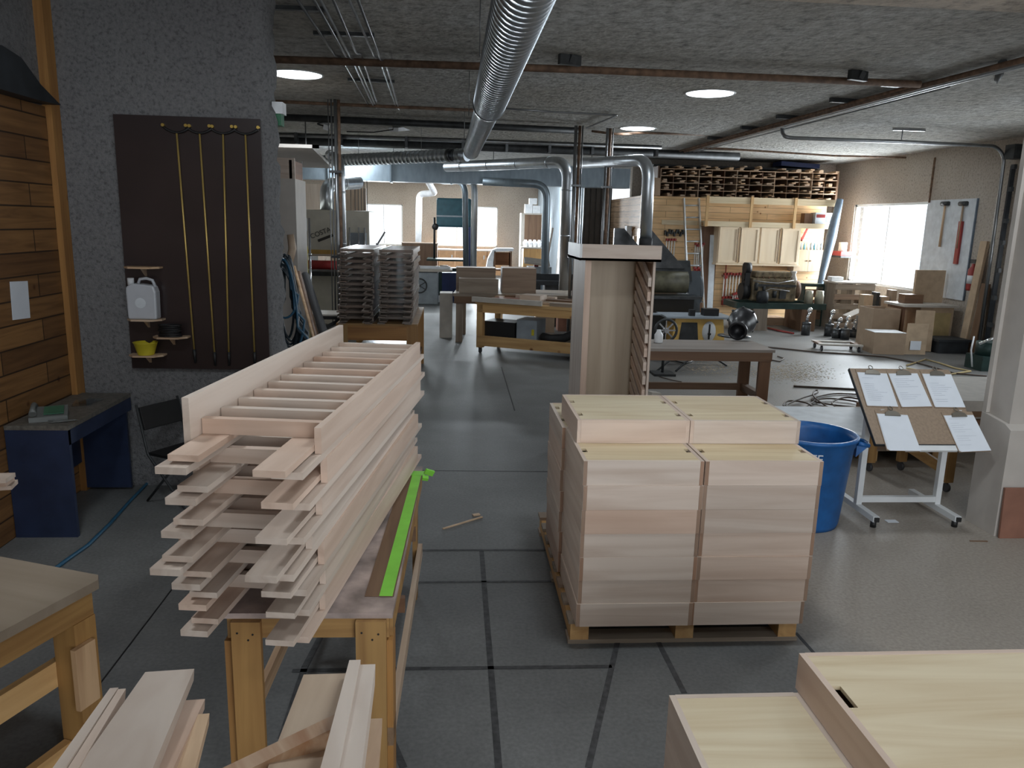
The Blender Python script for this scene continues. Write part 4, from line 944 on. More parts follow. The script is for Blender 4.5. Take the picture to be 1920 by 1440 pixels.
# wooden trolley leg seen behind the stand
tc_ = thing('wooden_trolley', 'brown wooden trolley with casters half hidden behind the drafting stand', 'trolley', (3.86, 5.55, 0), rad(6))
B(0, .07, 0, .05, .08, .52).build('leg', 'amber_z', tc_); B(.0, .07, .55, .60, .08, .52).build('leg', 'amber_z', tc_); B(-.30, -.23, .55, .6, .08, .52).build('leg', 'amber_z', tc_)
B(-.32, .1, -.02, .62, .52, .54).build('deck', 'grey_wood_x', tc_); MB().beam((-.27, .57, .42), (.03, .02, .16), .03, .08).build('brace', 'amber_y', tc_)
for x, y in ((.035, .025), (.035, .575), (-.265, .575)): MB().cyl((x-.012, y, .035), (x+.012, y, .035), .035, n=16).cyl((x, y, .06), (x, y, .085), .012, n=8).build('caster', 'caster', tc_)
# cable coil and rod on the floor
cc = thing('extension_cord', 'dark extension cord lying in loose loops between table and stand', 'cord')
px_ = [(1640, 742), (1570, 738), (1530, 745), (1525, 752), (1570, 760), (1640, 765), (1600, 752), (1540, 748), (1500, 768), (1470, 762), (1478, 752), (1510, 755), (1535, 770), (1565, 785), (1530, 782), (1490, 770), (1475, 760), (1500, 748), (1530, 738), (1533, 732), (1526, 734), (1528, 746), (1560, 768), (1588, 783), (1600, 790), (1570, 778), (1545, 762), (1520, 772), (1555, 782), (1575, 770), (1560, 755), (1590, 745), (1640, 756)]
cp_ = [at(x, y, Z=.012+.0015*i) for i, (x, y) in enumerate(px_)]
pts = []
for i in range(len(cp_)-1):
    p0 = cp_[max(i-1, 0)]; p1 = cp_[i]; p2 = cp_[i+1]; p3 = cp_[min(i+2, len(cp_)-1)]
    for k in range(6):
        q = k/6; pts.append(.5*((2*p1)+(p2-p0)*q+(2*p0-5*p1+4*p2-p3)*q*q+(3*p1-p0-3*p2+p3)*q**3))
pts.append(cp_[-1])
MB().tube(pts, .010, 6).build('cable', 'cord_brown', cc)
tag(MB().cyl(at(1488, 724, Z=.012), at(1610, 730, Z=.012), .012, n=8).build('metal_rod', 'cord_brown'), 'thin brown rod lying on the pale floor left of the drafting stand', 'rod')

# ================================================================ ALONG THE AISLE
# table under the far double stack
t = thing('table', 'stained wooden table under the shaded double stack of frames', 'table', (-1.40, 9.15, 0))
B(0, .95, 0, 1.9, .775, .799).build('tabletop', 'amber_x', t)
for x0, y0 in ((.0, .01), (.82, .01), (.0, 1.8), (.82, 1.8)): B(x0, x0+.13, y0, y0+.04, 0, .775).build('leg', 'amber_z', t)
B(.13, .82, .012, .04, .60, .775).build('apron', 'amber_x', t); B(.13, .82, 1.81, 1.84, .60, .775).build('apron', 'amber_x', t)
B(.02, .93, .05, 1.85, .22, .245).build('lower_shelf', 'brown_y', t)
tag(B(-1.22, -.52, 9.5, 10.6, .246, .43).build('metal_bin', 'alu'), 'bright metal bin on the lower shelf of the far stack table', 'bin')

# tall plywood cabinet behind the pier and the panel above it
pc_ = at(552, 300, Y=9.0)
t = thing('tall_cabinet', 'tall pale plywood cabinet standing behind the grey pier', 'cabinet', (pc_.x-1.5, 9.0, 0))
B(0, 1.5, 0, .6, 0, pc_.z-.2).build('carcass', 'column_paint', t); B(0, 1.5, -.0, .03, pc_.z-.2, pc_.z+.02).build('top_rail', 'maple_x', t); B(1.44, 1.47, .0, .6, pc_.z-.2, pc_.z).build('top_rail', 'brown_y', t)
q0, q1 = at(515, 268, Y=9.4), at(586, 268, Y=12.0)
tag(MB().prism([(q0.x-.8, 9.7), (q0.x+.45, 9.7), (at(585, 268, Y=9.7).x, 9.7), (at(622, 292, Y=13.4).x, 13.4), (q0.x-.8, 13.4)], q0.z-.02, q0.z+.02, 'z').build('ceiling_panel', 'column_paint'), 'pale horizontal panel under the ceiling behind the pier', 'panel')
hg = MB()
for x, y in ((-2.6, 10), (-2.4, 13)): hg.cyl((x, y, q0.z+.02), (x, y, H), .01, n=6)
tag(hg.build('panel_hanger', 'conduit'), 'thin rods holding the pale panel under the ceiling', 'hanger')
# black pipes leaning beside the hoses
for i, (xa, ya, xb, yb, r) in enumerate(((552, 500, 590, 640, .016), (572, 516, 612, 640, .045), (560, 512, 598, 650, .03))):
    a = at(xa, ya, Y=8.9); b = at(xb, yb, Y=7.9); d = (b-a).normalized(); b = a+d*((a.z-.02)/-d.z)
    tag(MB().cyl(a, b, r, n=12).build('black_pipe', ['lumber_x', 'black_rubber', 'brown_z'][i]), ['thin pale stick leaning beside the coiled hoses', 'thick black pipe leaning behind the coiled hoses', 'dark brown batten leaning behind the coiled hoses'][i], ['stick', 'pipe', 'batten'][i])
tp_ = thing('folding_trestle', 'black plastic folding trestle left of the far stack table', 'trestle', (-1.52, 9.6, 0))
tp_.scale = (.42, .8, .85)
for y in (-.25, .25):
    for x in (-.28, .22): MB().beam((x, y*1.3, .01), (x, y*.25, .95), .05, .07).build('leg', 'black', tp_)
    for k in range(4): MB().beam((-.28, y*(1.2-.26*k), .12+.22*k), (.22, y*(1.2-.26*(k+.6)), .12+.22*(k+.6)), .02, .05).build('rung', 'black', tp_)
B(-.34, .28, -.06, .06, .93, 1.0).build('beam', 'black', tp_)
tag(B(-1.82, -1.42, 9.40, 9.85, .851, .87).build('worktop', 'dusty_white'), 'pale worktop board resting on the black trestle', 'board')

# wide belt sander
a = at(556, 392, Y=15.0); b = at(692, 392, Y=15.0); zt = a.z
s = thing('belt_sander', 'large cream wide belt sander with yellow stripe and dark lettering', 'machine', (a.x, 15.0, 0))
W_ = b.x-a.x
B(0, W_, 0, 1.2, 1.30, zt).build('upper_housing', 'cream_paint', s, bev=.02); B(.05, W_-.05, .05, 1.2, .0, .95).build('base', 'cream_paint', s, bev=.02)
B(-.02, W_+.02, -.3, 1.3, .95, 1.03).build('feed_table', 'dark_iron', s); B(0, .18, 0, 1.1, .95, 1.30).build('side_post', 'cream_paint', s); B(W_-.35, W_, 0, 1.1, .95, 1.30).build('side_post', 'cream_paint', s)
B(.15, W_-.36, -.012, 0, 1.34, 1.42).build('stripe', 'yellow_paint', s)
MB().cyl((.2, -.08, 1.14), (W_-.55, -.08, 1.14), .085, n=20).build('roller', 'red_roll', s)
M4 = Matrix.Translation(at(601, 437, Y=14.985)-Vector((a.x, 15.0, 0))) @ Matrix.Rotation(rad(22), 4, Vector((0, -1, 0))) @ Matrix.Rotation(PI/2, 4, 'X')
text_obj('COSTA', .125, 'logo_dark', s, M4, 'logo', .004)
o = MB().obox((.05, -.115, 0), (.30, .05, .006)).build('logo_plate', 'logo_dark', s); o.matrix_local = M4
MB().box(W_-.36, W_-.05, -.2, .1, 1.32, 1.75).cyl((W_-.30, -.23, 1.6), (W_-.30, -.2, 1.6), .02, n=10).build('control_cabinet', 'grey_paint', s)
for px in (655, 672, 683): p = at(px, 450, Y=14.7)-Vector((a.x, 15, 0)); MB().cyl((p.x, -.24, 1.15), (p.x, -.24, 1.85), .015, n=8).build('guide_rod', 'chrome', s)
sb = thing('switch_box', 'small grey switch box hanging from two pale cords in front of the sander', 'switch box')
p = at(567, 421, Y=12.0)
B(p.x-.06, p.x+.06, 11.96, 12.04, p.z-.09, p.z+.09).build('box', 'grey_paint', sb); B(p.x-.04, p.x+.01, 11.95, 11.96, p.z-.06, p.z+.05).build('buttons', 'navy_paint', sb)
for dx in (-.03, .02): MB().cyl((p.x+dx, 12, p.z+.09), (p.x+dx, 12, 2.95), .006, n=6).build('cord', 'label_white', sb)
for px in (557, 579): p = at(px, 400, Y=12.3); tag(MB().cyl((p.x, 12.3, .02), (p.x, 12.3, 2.15 if px == 557 else 2.0), .017, n=8).obox((p.x, 12.3, .012), (.2, .2, .022)).sphere((p.x, 12.3, 1.45), .03).build('stand_pole', 'chrome'), 'slim chrome pole stand in front of the sander, %s one' % ('left' if px == 557 else 'right'), 'stand')
tag(B(-2.66, -2.40, 12.6, 12.9, 0, 1.55).build('yellow_cabinet', 'yellow_wrap'), 'narrow yellow cabinet between the chrome poles', 'cabinet')
tag(B(-4.4, -3.0, 18.2, 18.3, 0, 2.75).build('leaning_sheet', 'maple_z'), 'large pale plywood sheet standing behind the sander', 'sheet')
tag(B(-2.95, -2.1, 18.6, 18.7, 0, 2.7).build('leaning_sheet', 'grey_wood_z'), 'darker sheet standing behind the sander duct', 'sheet')

# table saw with hand wheel
sw = thing('table_saw', 'grey cabinet table saw with hand wheel and pale table', 'machine', (-1.1, 19.0, 0))
B(0, .66, 0, .7, 0, .78).build('cabinet', 'grey_paint', sw, bev=.02); B(-.25, 1.0, -.1, .85, .80, .86).build('saw_table', 'dusty_white', sw)
MB().tube([(.22+.17*math.cos(q*PI/10), -.09, .46+.17*math.sin(q*PI/10)) for q in range(20)], .018, 8, closed=True).beam((.06, -.09, .36), (.38, -.09, .56), .02, .02).beam((.06, -.09, .56), (.38, -.09, .36), .02, .02).cyl((.22, -.12, .46), (.22, 0, .46), .03, n=12).build('hand_wheel', 'dark_iron', sw)
B(-.2, .95, .1, .15, .861, .93).build('fence', 'alu', sw)
for x, y, w_, h_ in ((-.2, .3, .3, .10), (.15, .2, .2, .06), (.5, .35, .35, .05), (.7, .15, .2, .09)):
    tag(B(-1.1+x, -1.1+x+w_, 19.0+y, 19.0+y+.12, .861, .861+h_).build('offcut', 'lumber_x'), 'pale offcut lying on the table of the grey table saw', 'offcut', 'offcuts on the saw table')
tag(B(-.36, .05, 19.9, 20.4, 0, .72).build('blue_bin', 'navy_paint'), 'dark blue bin beside the grey table saw', 'bin')

# big teal band saw
bs = thing('band_saw', 'large teal band saw with blue column in front of the far right window', 'machine', (-.55, 21.5, 0))
B(0, .95, 0, .35, 1.85, 2.62).build('upper_housing', 'teal_paint', bs, bev=.05); B(.80, .98, .02, .35, .1, 1.9).build('column', 'navy_paint', bs); B(.0, .95, 0, .4, 0, .75).build('lower_housing', 'green_iron', bs, bev=.04)
B(-.25, .85, -.35, .6, .95, 1.0).build('saw_table', 'green_iron', bs); MB().cyl((-.05, -.02, 1.0), (-.05, -.02, 2.1), .03, n=10).sphere((-.03, -.03, 1.85), .09, (1, .5, 1)).build('blade_guide', 'black', bs)
B(.0, .8, -.006, 0, 2.12, 2.16).build('trim_strip', 'grey_paint', bs)

# benches before the far windows
t = thing('cabinet_bench', 'row of orange brown base cabinets under the far right window', 'cabinets', (-1.9, 30.2, 0))
B(0, 3.7, 0, .9, .9, .95).build('worktop', 'maple_x', t)
for k in range(6): f = B(.02+k*.615, .60+k*.615, -.02, .9, .0, .9).build('cabinet_front', 'oak_front', t); B(.48+k*.615, .52+k*.615, -.04, -.02, .6, .75).build('handle', 'alu', f)
t = thing('machine_bench', 'cluttered bench in front of the far left window', 'bench', (-3.6, 24.0, 0))
B(0, 2.3, 0, .9, .86, .92).build('worktop', 'grey_wood_x', t)
for x, y in ((.0, .0), (2.2, 0), (0, .8), (2.2, .8)): B(x, x+.1, y, y+.1, 0, .86).build('leg', 'grey_wood_z', t)
ms = thing('miter_saw', 'black miter saw with raised handle on the bench by the far left window', 'saw', (-2.5, 24.3, .921))
MB().box(-.3, .3, -.2, .2, 0, .08).cyl((0, -.1, .25), (0, .02, .25), .15, n=18).build('base', 'dark_iron', ms); MB().beam((0, 0, .2), (.32, 0, .72), .06, .05).beam((0, 0, .35), (-.1, .0, .6), .03, .03).build('handle', 'black', ms)
for i, (x, w_, h_, m_) in enumerate(((-3.4, .5, .28, 'dark_iron'), (-1.95, .55, .22, 'cardboard'))): tag(B(x, x+w_, 24.2, 24.6, .921, .921+h_).build('crate', m_), ['dark crate on the bench by the far left window', 'brown carton on the bench by the far left window, at its right end', 'small brown crate on the bench by the far left window'][i], 'crate')
t = thing('brown_cabinet', 'low brown cabinet right of the far double stack', 'cabinet', (-1.55, 22.6, 0))
B(0, 1.0, 0, .6, 0, 1.35).build('carcass', 'brown_z', t); B(-.02, 1.02, -.02, .62, 1.35, 1.38).build('top', 'grey_wood_x', t)

# rolling bench on the right side of the aisle
rb = thing('rolling_bench', 'long pine rolling workbench loaded with boards and tools', 'workbench', (.30, 11.95, 0), rad(-27))
L = 2.45
B(0, L, 0, .8, .76, .80).build('tabletop', 'pine_x', rb); B(0.03, L-.03, 0.01, .05, .64, .76).build('apron', 'pine_x', rb); B(.03, L-.03, .75, .79, .64, .76).build('apron', 'pine_x', rb)
for x, y in ((.02, .01), (L-.12, .01), (.02, .70), (L-.12, .70)):
    B(x, x+.10, y, y+.09, .09, .76).build('leg', 'pine_z', rb); cs = MB().cyl((x+.035, y+.045, .04), (x+.065, y+.045, .04), .04, n=14).box(x+.03, x+.07, y+.02, y+.07, .06, .09).build('caster', 'caster', rb)
B(.03, L-.03, .0, .04, .12, .28).build('rail', 'pine_x', rb); B(.03, L-.03, .76, .79, .12, .28).build('rail', 'pine_x', rb); B(.03, L-.03, .04, .76, .20, .23).build('lower_shelf', 'grey_wood_x', rb)
RBM = Matrix.Translation((.30, 11.95, 0)) @ Matrix.Rotation(rad(-27), 4, 'Z')
def onrb(mb, name, mat, label, cat, group=None):
    o = mb.build(name, mat); o.matrix_world = RBM; return tag(o, label, cat, group)
onrb(B(-.05, 1.1, -.03, .015, .80, .875), 'white_board', 'dusty_white', 'white edged board lying along the front of the rolling bench', 'board')
for i, (x, y, w_, d_, h_, m_, lb) in enumerate(((.1, .35, .5, .25, .04, 'red_board', 'flat reddish board on the left of the rolling bench'), (.62, .28, .34, .3, .12, 'maple_x', 'pale wooden block box in the middle of the rolling bench'), (1.02, .2, .56, .2, .035, 'lumber_x', 'pale plank lying on the right part of the rolling bench'), (1.0, .43, .58, .15, .06, 'brown_x', 'brown plank lying at the back of the rolling bench'), (1.2, .05, .38, .1, .05, 'grey_wood_x', 'small grey batten on the right part of the rolling bench'))):
    onrb(B(x, x+w_, y, y+d_, .801, .801+h_), 'board', m_, lb, 'board')
rs = random.Random(5)
for i in range(9):
    x = .15+.17*i; y = .5+.2*rs.random(); w_ = .14+.12*rs.random()
    onrb(MB().obox((x, .70, .801+.02+.01*(i % 3)), (w_, .08, .04+.02*(i % 3)), (0, 0, rs.uniform(-.12, .12))), 'scrap_piece', ['lumber_x', 'brown_x', 'maple_x'][i % 3], ['pale', 'brown', 'light'][i % 3]+' wood scrap lying at the back of the rolling bench top', 'scrap', 'scraps on the rolling bench')
onrb(B(.10, .62, .12, .5, .231, .50), 'toolbox', 'black', 'black toolbox on the lower shelf of the rolling bench', 'toolbox')
cv = onrb(B(.65, .98, .12, .5, .231, .56), 'power_unit', 'grey_paint', 'grey box with a yellow tag on the lower shelf of the rolling bench', 'box'); 
B(.90, .94, .112, .12, .33, .42).build('tag', 'yellow_wrap', cv)
vh = thing('vacuum_hose', 'thick black hose and blower on the lower shelf of the rolling bench', 'hose'); vh.matrix_world = RBM
MB().tube([(1.05, .2, .31), (1.2, .16, .30), (1.4, .2, .32), (1.58, .3, .42), (1.65, .4, .56)], .065, 12).build('hose', 'black_rubber', vh); MB().cyl((1.75, .2, .40), (1.9, .5, .40), .14, n=18).box(1.72, 1.95, .2, .5, .231, .3).build('blower', 'dark_iron', vh)
onrb(MB().box(1.66, 1.80, .08, .18, .24, .40).cyl((1.7, .07, .5), (1.8, .07, .5), .05, n=12), 'engine', 'chrome', 'shiny small engine on the lower shelf of the rolling bench', 'engine')
ch = thing('chop_saw', 'green miter saw at the right end of the rolling bench', 'saw'); ch.matrix_world = RBM @ Matrix.Translation((1.90, .35, .80))
MB().box(-.28, .28, -.2, .2, 0.001, .07).cyl((0, 0, .02), (0, 0, .09), .18, n=20).build('base', 'bare_metal_dark', ch); MB().cyl((-.04, 0, .30), (.04, 0, .30), .14, n=20).beam((0, .15, .1), (0, 0, .35), .1, .08).sphere((.12, .02, .33), .08, (1.3, 1, 1)).build('head', 'green_plastic', ch); MB().tube([(0, -.05, .42), (0, -.2, .5), (0, -.28, .46)], .02, 8).build('handle', 'black', ch)
# second bench with boxed parts
t = thing('work_table', 'grey wooden table behind the rolling bench carrying pale boxes', 'table', (-.05, 13.0, 0), rad(-4))
B(0, 2.2, 0, 1.1, .78, .83).build('tabletop', 'grey_wood_x', t); B(.02, 2.18, .0, .04, .66, .78).build('apron', 'brown_x', t)
for x, y in ((.05, .02), (2.05, .02), (.05, .98), (2.05, .98)): B(x, x+.11, y, y+.1, 0, .78).build('leg', 'grey_wood_z', t)
GB = 'pale boxes on the table behind the rolling bench'
for x, y, w_, d_, h_, lb in ((.05, 13.05, .66, .35, .24, 'low pale box at the front left of the table behind the rolling bench'), (.0, 13.45, .68, .4, .40, 'taller pale box behind the low one on the far table'), (.78, 13.2, .58, .5, .42, 'square pale box at the right on the table behind the rolling bench')):
    b_ = thing('wooden_box', lb, 'wooden box', (x, y, .832), 0, GB); B(0, w_, 0, .018, 0, h_).build('front_panel', 'grey_wood_x', b_); B(0, w_, d_-.018, d_, 0, h_).build('back_panel', 'maple_x', b_); B(0, .018, .018, d_-.018, 0, h_).build('side_panel', 'label_white', b_); B(w_-.018, w_, .018, d_-.018, 0, h_).build('side_panel', 'maple_y', b_); B(.018, w_-.018, .018, d_-.018, h_-.02, h_-.001).build('lid', 'maple_x', b_)
tag(B(-.28, -.06, 13.5, 13.9, .0, .78).build('carton', 'dusty_white'), 'white carton standing left of the table behind the rolling bench', 'carton')
# jointer and tool trolley
jn = thing('jointer', 'long black jointer machine behind the rolling bench', 'machine', (1.35, 15.2, 0))
B(0, 1.9, 0, .4, .82, .90).build('bed', 'tarp_dark', jn); B(.4, 1.2, .05, .45, 0, .82).build('base', 'dark_iron', jn); B(.2, 1.6, .36, .40, .90, 1.02).build('fence', 'tarp_dark', jn)
for i, (x, w_, m_) in enumerate(((1.5, .35, 'cardboard'), (2.2, .5, 'brown_x'), (1.95, .2, 'red_board'))): tag(B(x, x+w_, 14.35+.1*i, 14.7+.1*i, 0, .62+.05*i).build('crate', m_), ['brown carton standing before the black jointer', 'dark brown crate standing before the black jointer', 'reddish board standing before the black jointer'][i], 'crate')
dp = thing('bench_grinder', 'grey bench machine with white tray right of the draped chair', 'machine', (1.75, 18.4, 0))
B(0, .4, 0, .4, 0, .85).build('stand', 'dark_iron', dp); B(-.05, .5, -.05, .45, .852, 1.0).build('body', 'grey_paint', dp); MB().obox((.15, 0, 1.12), (.6, .35, .04), (.3, .1, 0)).build('tray', 'dusty_white', dp); B(.1, .2, .1, .2, 1.0, 1.12).build('post', 'red_paint', dp)
# draped chair, tall cupboards, white tubs
dc = thing('draped_chair', 'white cloth draped over a wooden chair near the far right window', 'chair', (1.15, 24.0, 0))
for x, y in ((0, 0), (.5, 0), (0, .5), (.5, .5)): B(x, x+.05, y, y+.05, 0, 1.15).build('leg', 'brown_z', dc)
B(0, .55, 0, .55, .55, .6).build('seat', 'brown_x', dc); B(.0, .55, .5, .53, .7, 1.1).build('backrest', 'brown_x', dc)
MB().prism([(-.28, .35), (-.18, .9), (-.05, 1.18), (.1, 1.24), (.6, 1.24), (.6, 1.16), (.02, 1.12), (-.02, .8), (.0, .3), (-.1, .2)], .0, .5).build('cloth', 'cloth_white', dc)
tc2 = thing('tall_cupboard', 'tall cupboard with pale side and brown front beside the grey siding', 'cupboard', (2.22, 27.2, 0))
B(0, .72, 0, .6, 0, 2.35).build('carcass', 'dusty_white', tc2); B(.12, .70, -.02, 0, 1.2, 2.3).build('door', 'brown_z', tc2); B(.12, .70, -.02, 0, .1, 1.1).build('door', 'oak_front', tc2)
lc = thing('low_cupboard', 'honey coloured low cupboard in front of the tall cupboard', 'cupboard', (2.05, 23.9, 0))
B(0, .75, 0, .6, 0, 1.25).build('carcass', 'pine_z', lc); B(-.08, .8, -.03, .63, 1.25, 1.29).build('top', 'dusty_white', lc)
for k, (x, z, h_) in enumerate(((2.35, 2.352, .30), (2.62, 2.352, .26), (2.5, 2.62, .2))): tag(B(x, x+.26, 27.3, 27.6, z if k < 2 else 2.655, (z if k < 2 else 2.655)+h_).build('white_tub', 'lamp_white'), ['left white tub on top of the tall cupboard', 'right white tub on top of the tall cupboard', 'upper white tub on top of the tall cupboard'][k], 'tub')
for k in range(5): tag(MB().lathe([(.07, 0), (.075, .16), (.05, .18), (.04, .22), (0, .22)], 14, (2.12+.14*k, 24.1, 1.291)).build('jar', 'lamp_white'), 'small white jar on top of the honey coloured cupboard', 'jar', 'jars on the low cupboard')
# things leaning on the siding
LN = [('white_door_panel', 'cloth_white', 3.13, 23.6, .9, 2.25, 'white door panel leaning against the grey siding'), ('black_cloth', 'tarp_dark', 3.08, 22.4, .7, 2.1, 'black cloth hanging against the grey siding'), ('pale_strip', 'peg_white', 3.1, 21.2, .28, 2.0, 'pale narrow panel leaning against the grey siding'), ('brown_strip', 'brown_z', 3.05, 20.9, .1, 1.85, 'brown strip leaning against the grey siding')]
for n_, m_, x, y, w_, h_, lb in LN: tag(MB().obox((x, y, h_/2+.01), (.03, w_, h_), (0, rad(3), 0)).build(n_, m_), lb, 'panel')
tag(MB().beam((2.3, 21.0, .02), (2.62, 21.4, 1.9), .03, .05).build('leaning_board', 'maple_z'), 'pale board leaning at a slant before the grey siding', 'board')

# ================================================================ TOOL ROOM WALL
WF = WY-.001
def wp(px, py, d=0.0): return at(px, py, Y=WY-d)
# pigeonhole rack on the loft
g0, g1 = wp(1238, 368, -.1), wp(1568, 376, -.1); RZ0, RZ1 = 2.662, 3.26
rk = thing('lumber_rack', 'dark pigeonhole rack full of offcuts above the pine wall', 'rack', (0, 17.35, 0))
nc, nr = 14, 4; cw = (g1.x-g0.x)/nc; chh = (RZ1-RZ0)/nr
for r in range(nr+1): B(g0.x, g1.x, 0, .9, RZ0+chh*r-.008+.008*(r == 0), RZ0+chh*r+.008).build('shelf', 'brown_x' if r in (0,) else 'lumber_x', rk)
for c in range(nc+1): B(g0.x+cw*c-.008, g0.x+cw*c+.008, 0.002, .9, RZ0+.009, RZ1-.009).build('divider', 'brown_z' if c % 3 else 'lumber_z', rk)
B(g0.x, g1.x, .9, .92, RZ0, RZ1).build('back_panel', 'brown_x', rk)
pr = None
for c in range(nc):
    for r in range(nr+1):
        zf = RZ0+chh*r+.009
        if r == nr and R_.random() < .15: continue
        for k in range(R_.choice((1, 2, 2, 3))):
            w_ = R_.uniform(.05, .12); h_ = R_.uniform(.018, .045); x = g0.x+cw*c+.012+w_/2+R_.uniform(0, max(0.001, cw-.03-w_))
            L = .85; y = 17.35-.02-R_.uniform(0, .12)
            if k: h_ *= .8
            zz = zf+.034*k
            if zz+h_ > RZ0+chh*(r+1)-.01 and r < nr: continue
            if pr is None:
                pr = tag(B(-.5, .5, 0, L, -.5, .5).build('lumber_offcut', 'lumber_y'), 'rough lumber offcut lying in the pigeonhole rack', 'offcut', 'offcuts in the pigeonhole rack'); o = pr
            else: o = pr.copy(); COL.objects.link(o)
            o.scale = (w_, 1, h_); o.location = (x, y, zz+h_/2+.0005)
tag(B(4.35, 8.2, 17.55, 18.4, 3.32, 3.36).build('top_shelf', 'tarp_dark'), 'dark sheet shelf over the pigeonhole rack', 'shelf')
tag(B(g0.x-.06, g0.x-.02, 17.4, 18.3, 2.662, 3.318).box(g1.x+.02, g1.x+.06, 17.4, 18.3, 2.662, 3.318).build('shelf_post', 'brown_z'), 'dark posts at both ends of the pigeonhole rack', 'posts')
tag(MB().obox((4.33, 17.28, 2.86), (.22, .12, .38)).build('carton', 'cardboard'), 'brown carton with a white label at the left end of the loft', 'carton')
tag(MB().obox((7.75, 17.9, 3.452), (.9, .5, .10), (0, .05, 0)).build('tarp_bundle', 'navy_paint'), 'dark blue bundle on top of the rack near the corner', 'bundle')
# long shelf with face boards
ls = thing('wall_shelf', 'long pine wall shelf with upright supports above the wall cabinets', 'shelf', (0, WY, 0))
a, b = wp(1325, 368, .4), wp(1570, 382, .4); c_, d_ = wp(1320, 414, .4), wp(1556, 428, .4)
B(a.x, b.x, -.4, -.37, a.z-.14, a.z).build('face_board', 'ply_x', ls); B(a.x, b.x, -.37, 0, a.z-.03, a.z).build('upper_shelf', 'ply_x', ls)
B(c_.x, d_.x, -.4, -.37, c_.z-.11, c_.z+.0).build('face_board', 'ply_x', ls); B(c_.x, d_.x, -.37, 0, c_.z-.03, c_.z).build('lower_shelf', 'ply_x', ls)
for px in (1325, 1408, 1490): p = wp(px, 400, .4); B(p.x-.03, p.x+.03, -.43, -.40, c_.z-.12, a.z+.02).build('support', 'pine_z', ls)
tag(B(wp(1240, 420).x, c_.x-.02, WY-.03, WY-.001, c_.z-.10, c_.z+.0).build('wall_batten', 'ply_x'), 'pale batten across the pine wall left of the long shelf', 'batten')
rbx = wp(1543, 410, .25); cx_ = thing('printed_carton', 'white printed carton with red lettering on the long shelf', 'carton', (rbx.x, WY-.25, c_.z+.001))
B(-.22, .22, -.1, .15, 0, .24).build('carton', 'peg_white', cx_); B(-.20, 0, -.102, -.1, .13, .20).build('red_print', 'red_paint', cx_); B(.02, .19, -.102, -.1, .04, .16).build('picture', 'grey_paint', cx_)
tag(B(rbx.x-.44, rbx.x-.26, WY-.3, WY-.1, c_.z+.001, c_.z+.22).build('carton', 'brown_z'), 'brown carton beside the printed carton on the long shelf', 'carton')
# four-door wall cabinet
a, b = wp(1349, 424, .36), wp(1497, 497, .36)
cab = thing('wall_cabinet', 'pale four door wall cabinet under the long shelf', 'cabinet', (0, WY, 0))
zt, zb = a.z, wp(1420, 495, .36).z
B(a.x, b.x, -.34, 0, zb, zt).build('carcass', 'cab_maple', cab); B(a.x-.02, b.x+.02, -.38, 0, zb-.035, zb).build('bottom_rail', 'cab_maple', cab)
dw = (b.x-a.x)/4
for k in range(4):
    x0 = a.x+dw*k+.02; x1 = a.x+dw*(k+1)-.02
    dr = B(x0+.05, x1-.05, -.352, -.34, zb+.06, zt-.06).build('door', 'cab_maple', cab)
    B(x0, x0+.05, -.365, -.34, zb+.01, zt-.01).box(x1-.05, x1, -.365, -.34, zb+.01, zt-.01).box(x0+.05, x1-.05, -.365, -.34, zb+.01, zb+.06).box(x0+.05, x1-.05, -.365, -.34, zt-.06, zt-.01).build('door_frame', 'cab_maple', dr)
    hx = x1-.012 if k % 2 == 0 else x0+.012
    MB().cyl((hx, -.368, zb+.03), (hx, -.368, zt-.03), .006, n=8).build('hinge_strip', 'brown_z', dr)
sc_ = thing('small_wall_cabinet', 'small pale wall cabinet right of the four door cabinet', 'cabinet', (0, WY, 0))
a2, b2 = wp(1490, 468, .3), wp(1541, 510, .3)
B(a2.x, b2.x, -.3, 0, b2.z, a2.z).build('carcass', 'ply_z', sc_); mx_ = (a2.x+b2.x)/2
for s in (-1, 1): dr = B(mx_ if s > 0 else a2.x+.01, b2.x-.01 if s > 0 else mx_-.004, -.315, -.3, b2.z+.01, a2.z-.01).build('door', 'ply_z', sc_); MB().cyl((mx_+s*.04, -.335, (a2.z+b2.z)/2), (mx_+s*.04, -.315, (a2.z+b2.z)/2), .015, n=10).build('knob', 'brown_z', dr)
for k in range(9):
    x = a2.x+.04+k*(b2.x-a2.x-.06)/8; o = MB().lathe([(.025, 0), (.028, .09+.02*(k % 3)), (.012, .12+.02*(k % 3)), (.012, .15), (0, .15)], 12, (x, WY-.18, a2.z+.001)).build('bottle', ['bottle_blue', 'label_white', 'grey_paint'][k % 3])
    tag(o, '%s small bottle standing on the small wall cabinet' % ['blue', 'white', 'grey'][k % 3], 'bottle', 'bottles on the small wall cabinet')
tag(MB().beam(wp(1502, 452, .05), wp(1514, 428, .05), .03, .04).beam(wp(1502, 452, .05), wp(1499, 440, .05), .03, .04).build('square_tool', 'red_paint'), 'red V shaped bracket hanging on the pine wall', 'bracket')
# ladder
ld = thing('ladder', 'tall aluminium ladder leaning on the pine wall', 'ladder')
l0, l1 = at(1291, 585, Y=WY-.75), wp(1282, 372, .06); r0, r1 = at(1320, 585, Y=WY-.75), wp(1310, 372, .06)
def tofloor(p, q): d = (q-p).normalized(); return p+d*((.01-p.z)/d.z)
l0 = tofloor(l1, l0); r0 = tofloor(r1, r0)
MB().beam(l0, l1, .03, .07).build('rail', 'alu', ld); MB().beam(r0, r1, .03, .07).build('rail', 'alu', ld)
for k in range(10): f = .06+k*.098; MB().cyl(l0.lerp(l1, f), r0.lerp(r1, f), .016, n=8).build('rung', 'alu', ld)
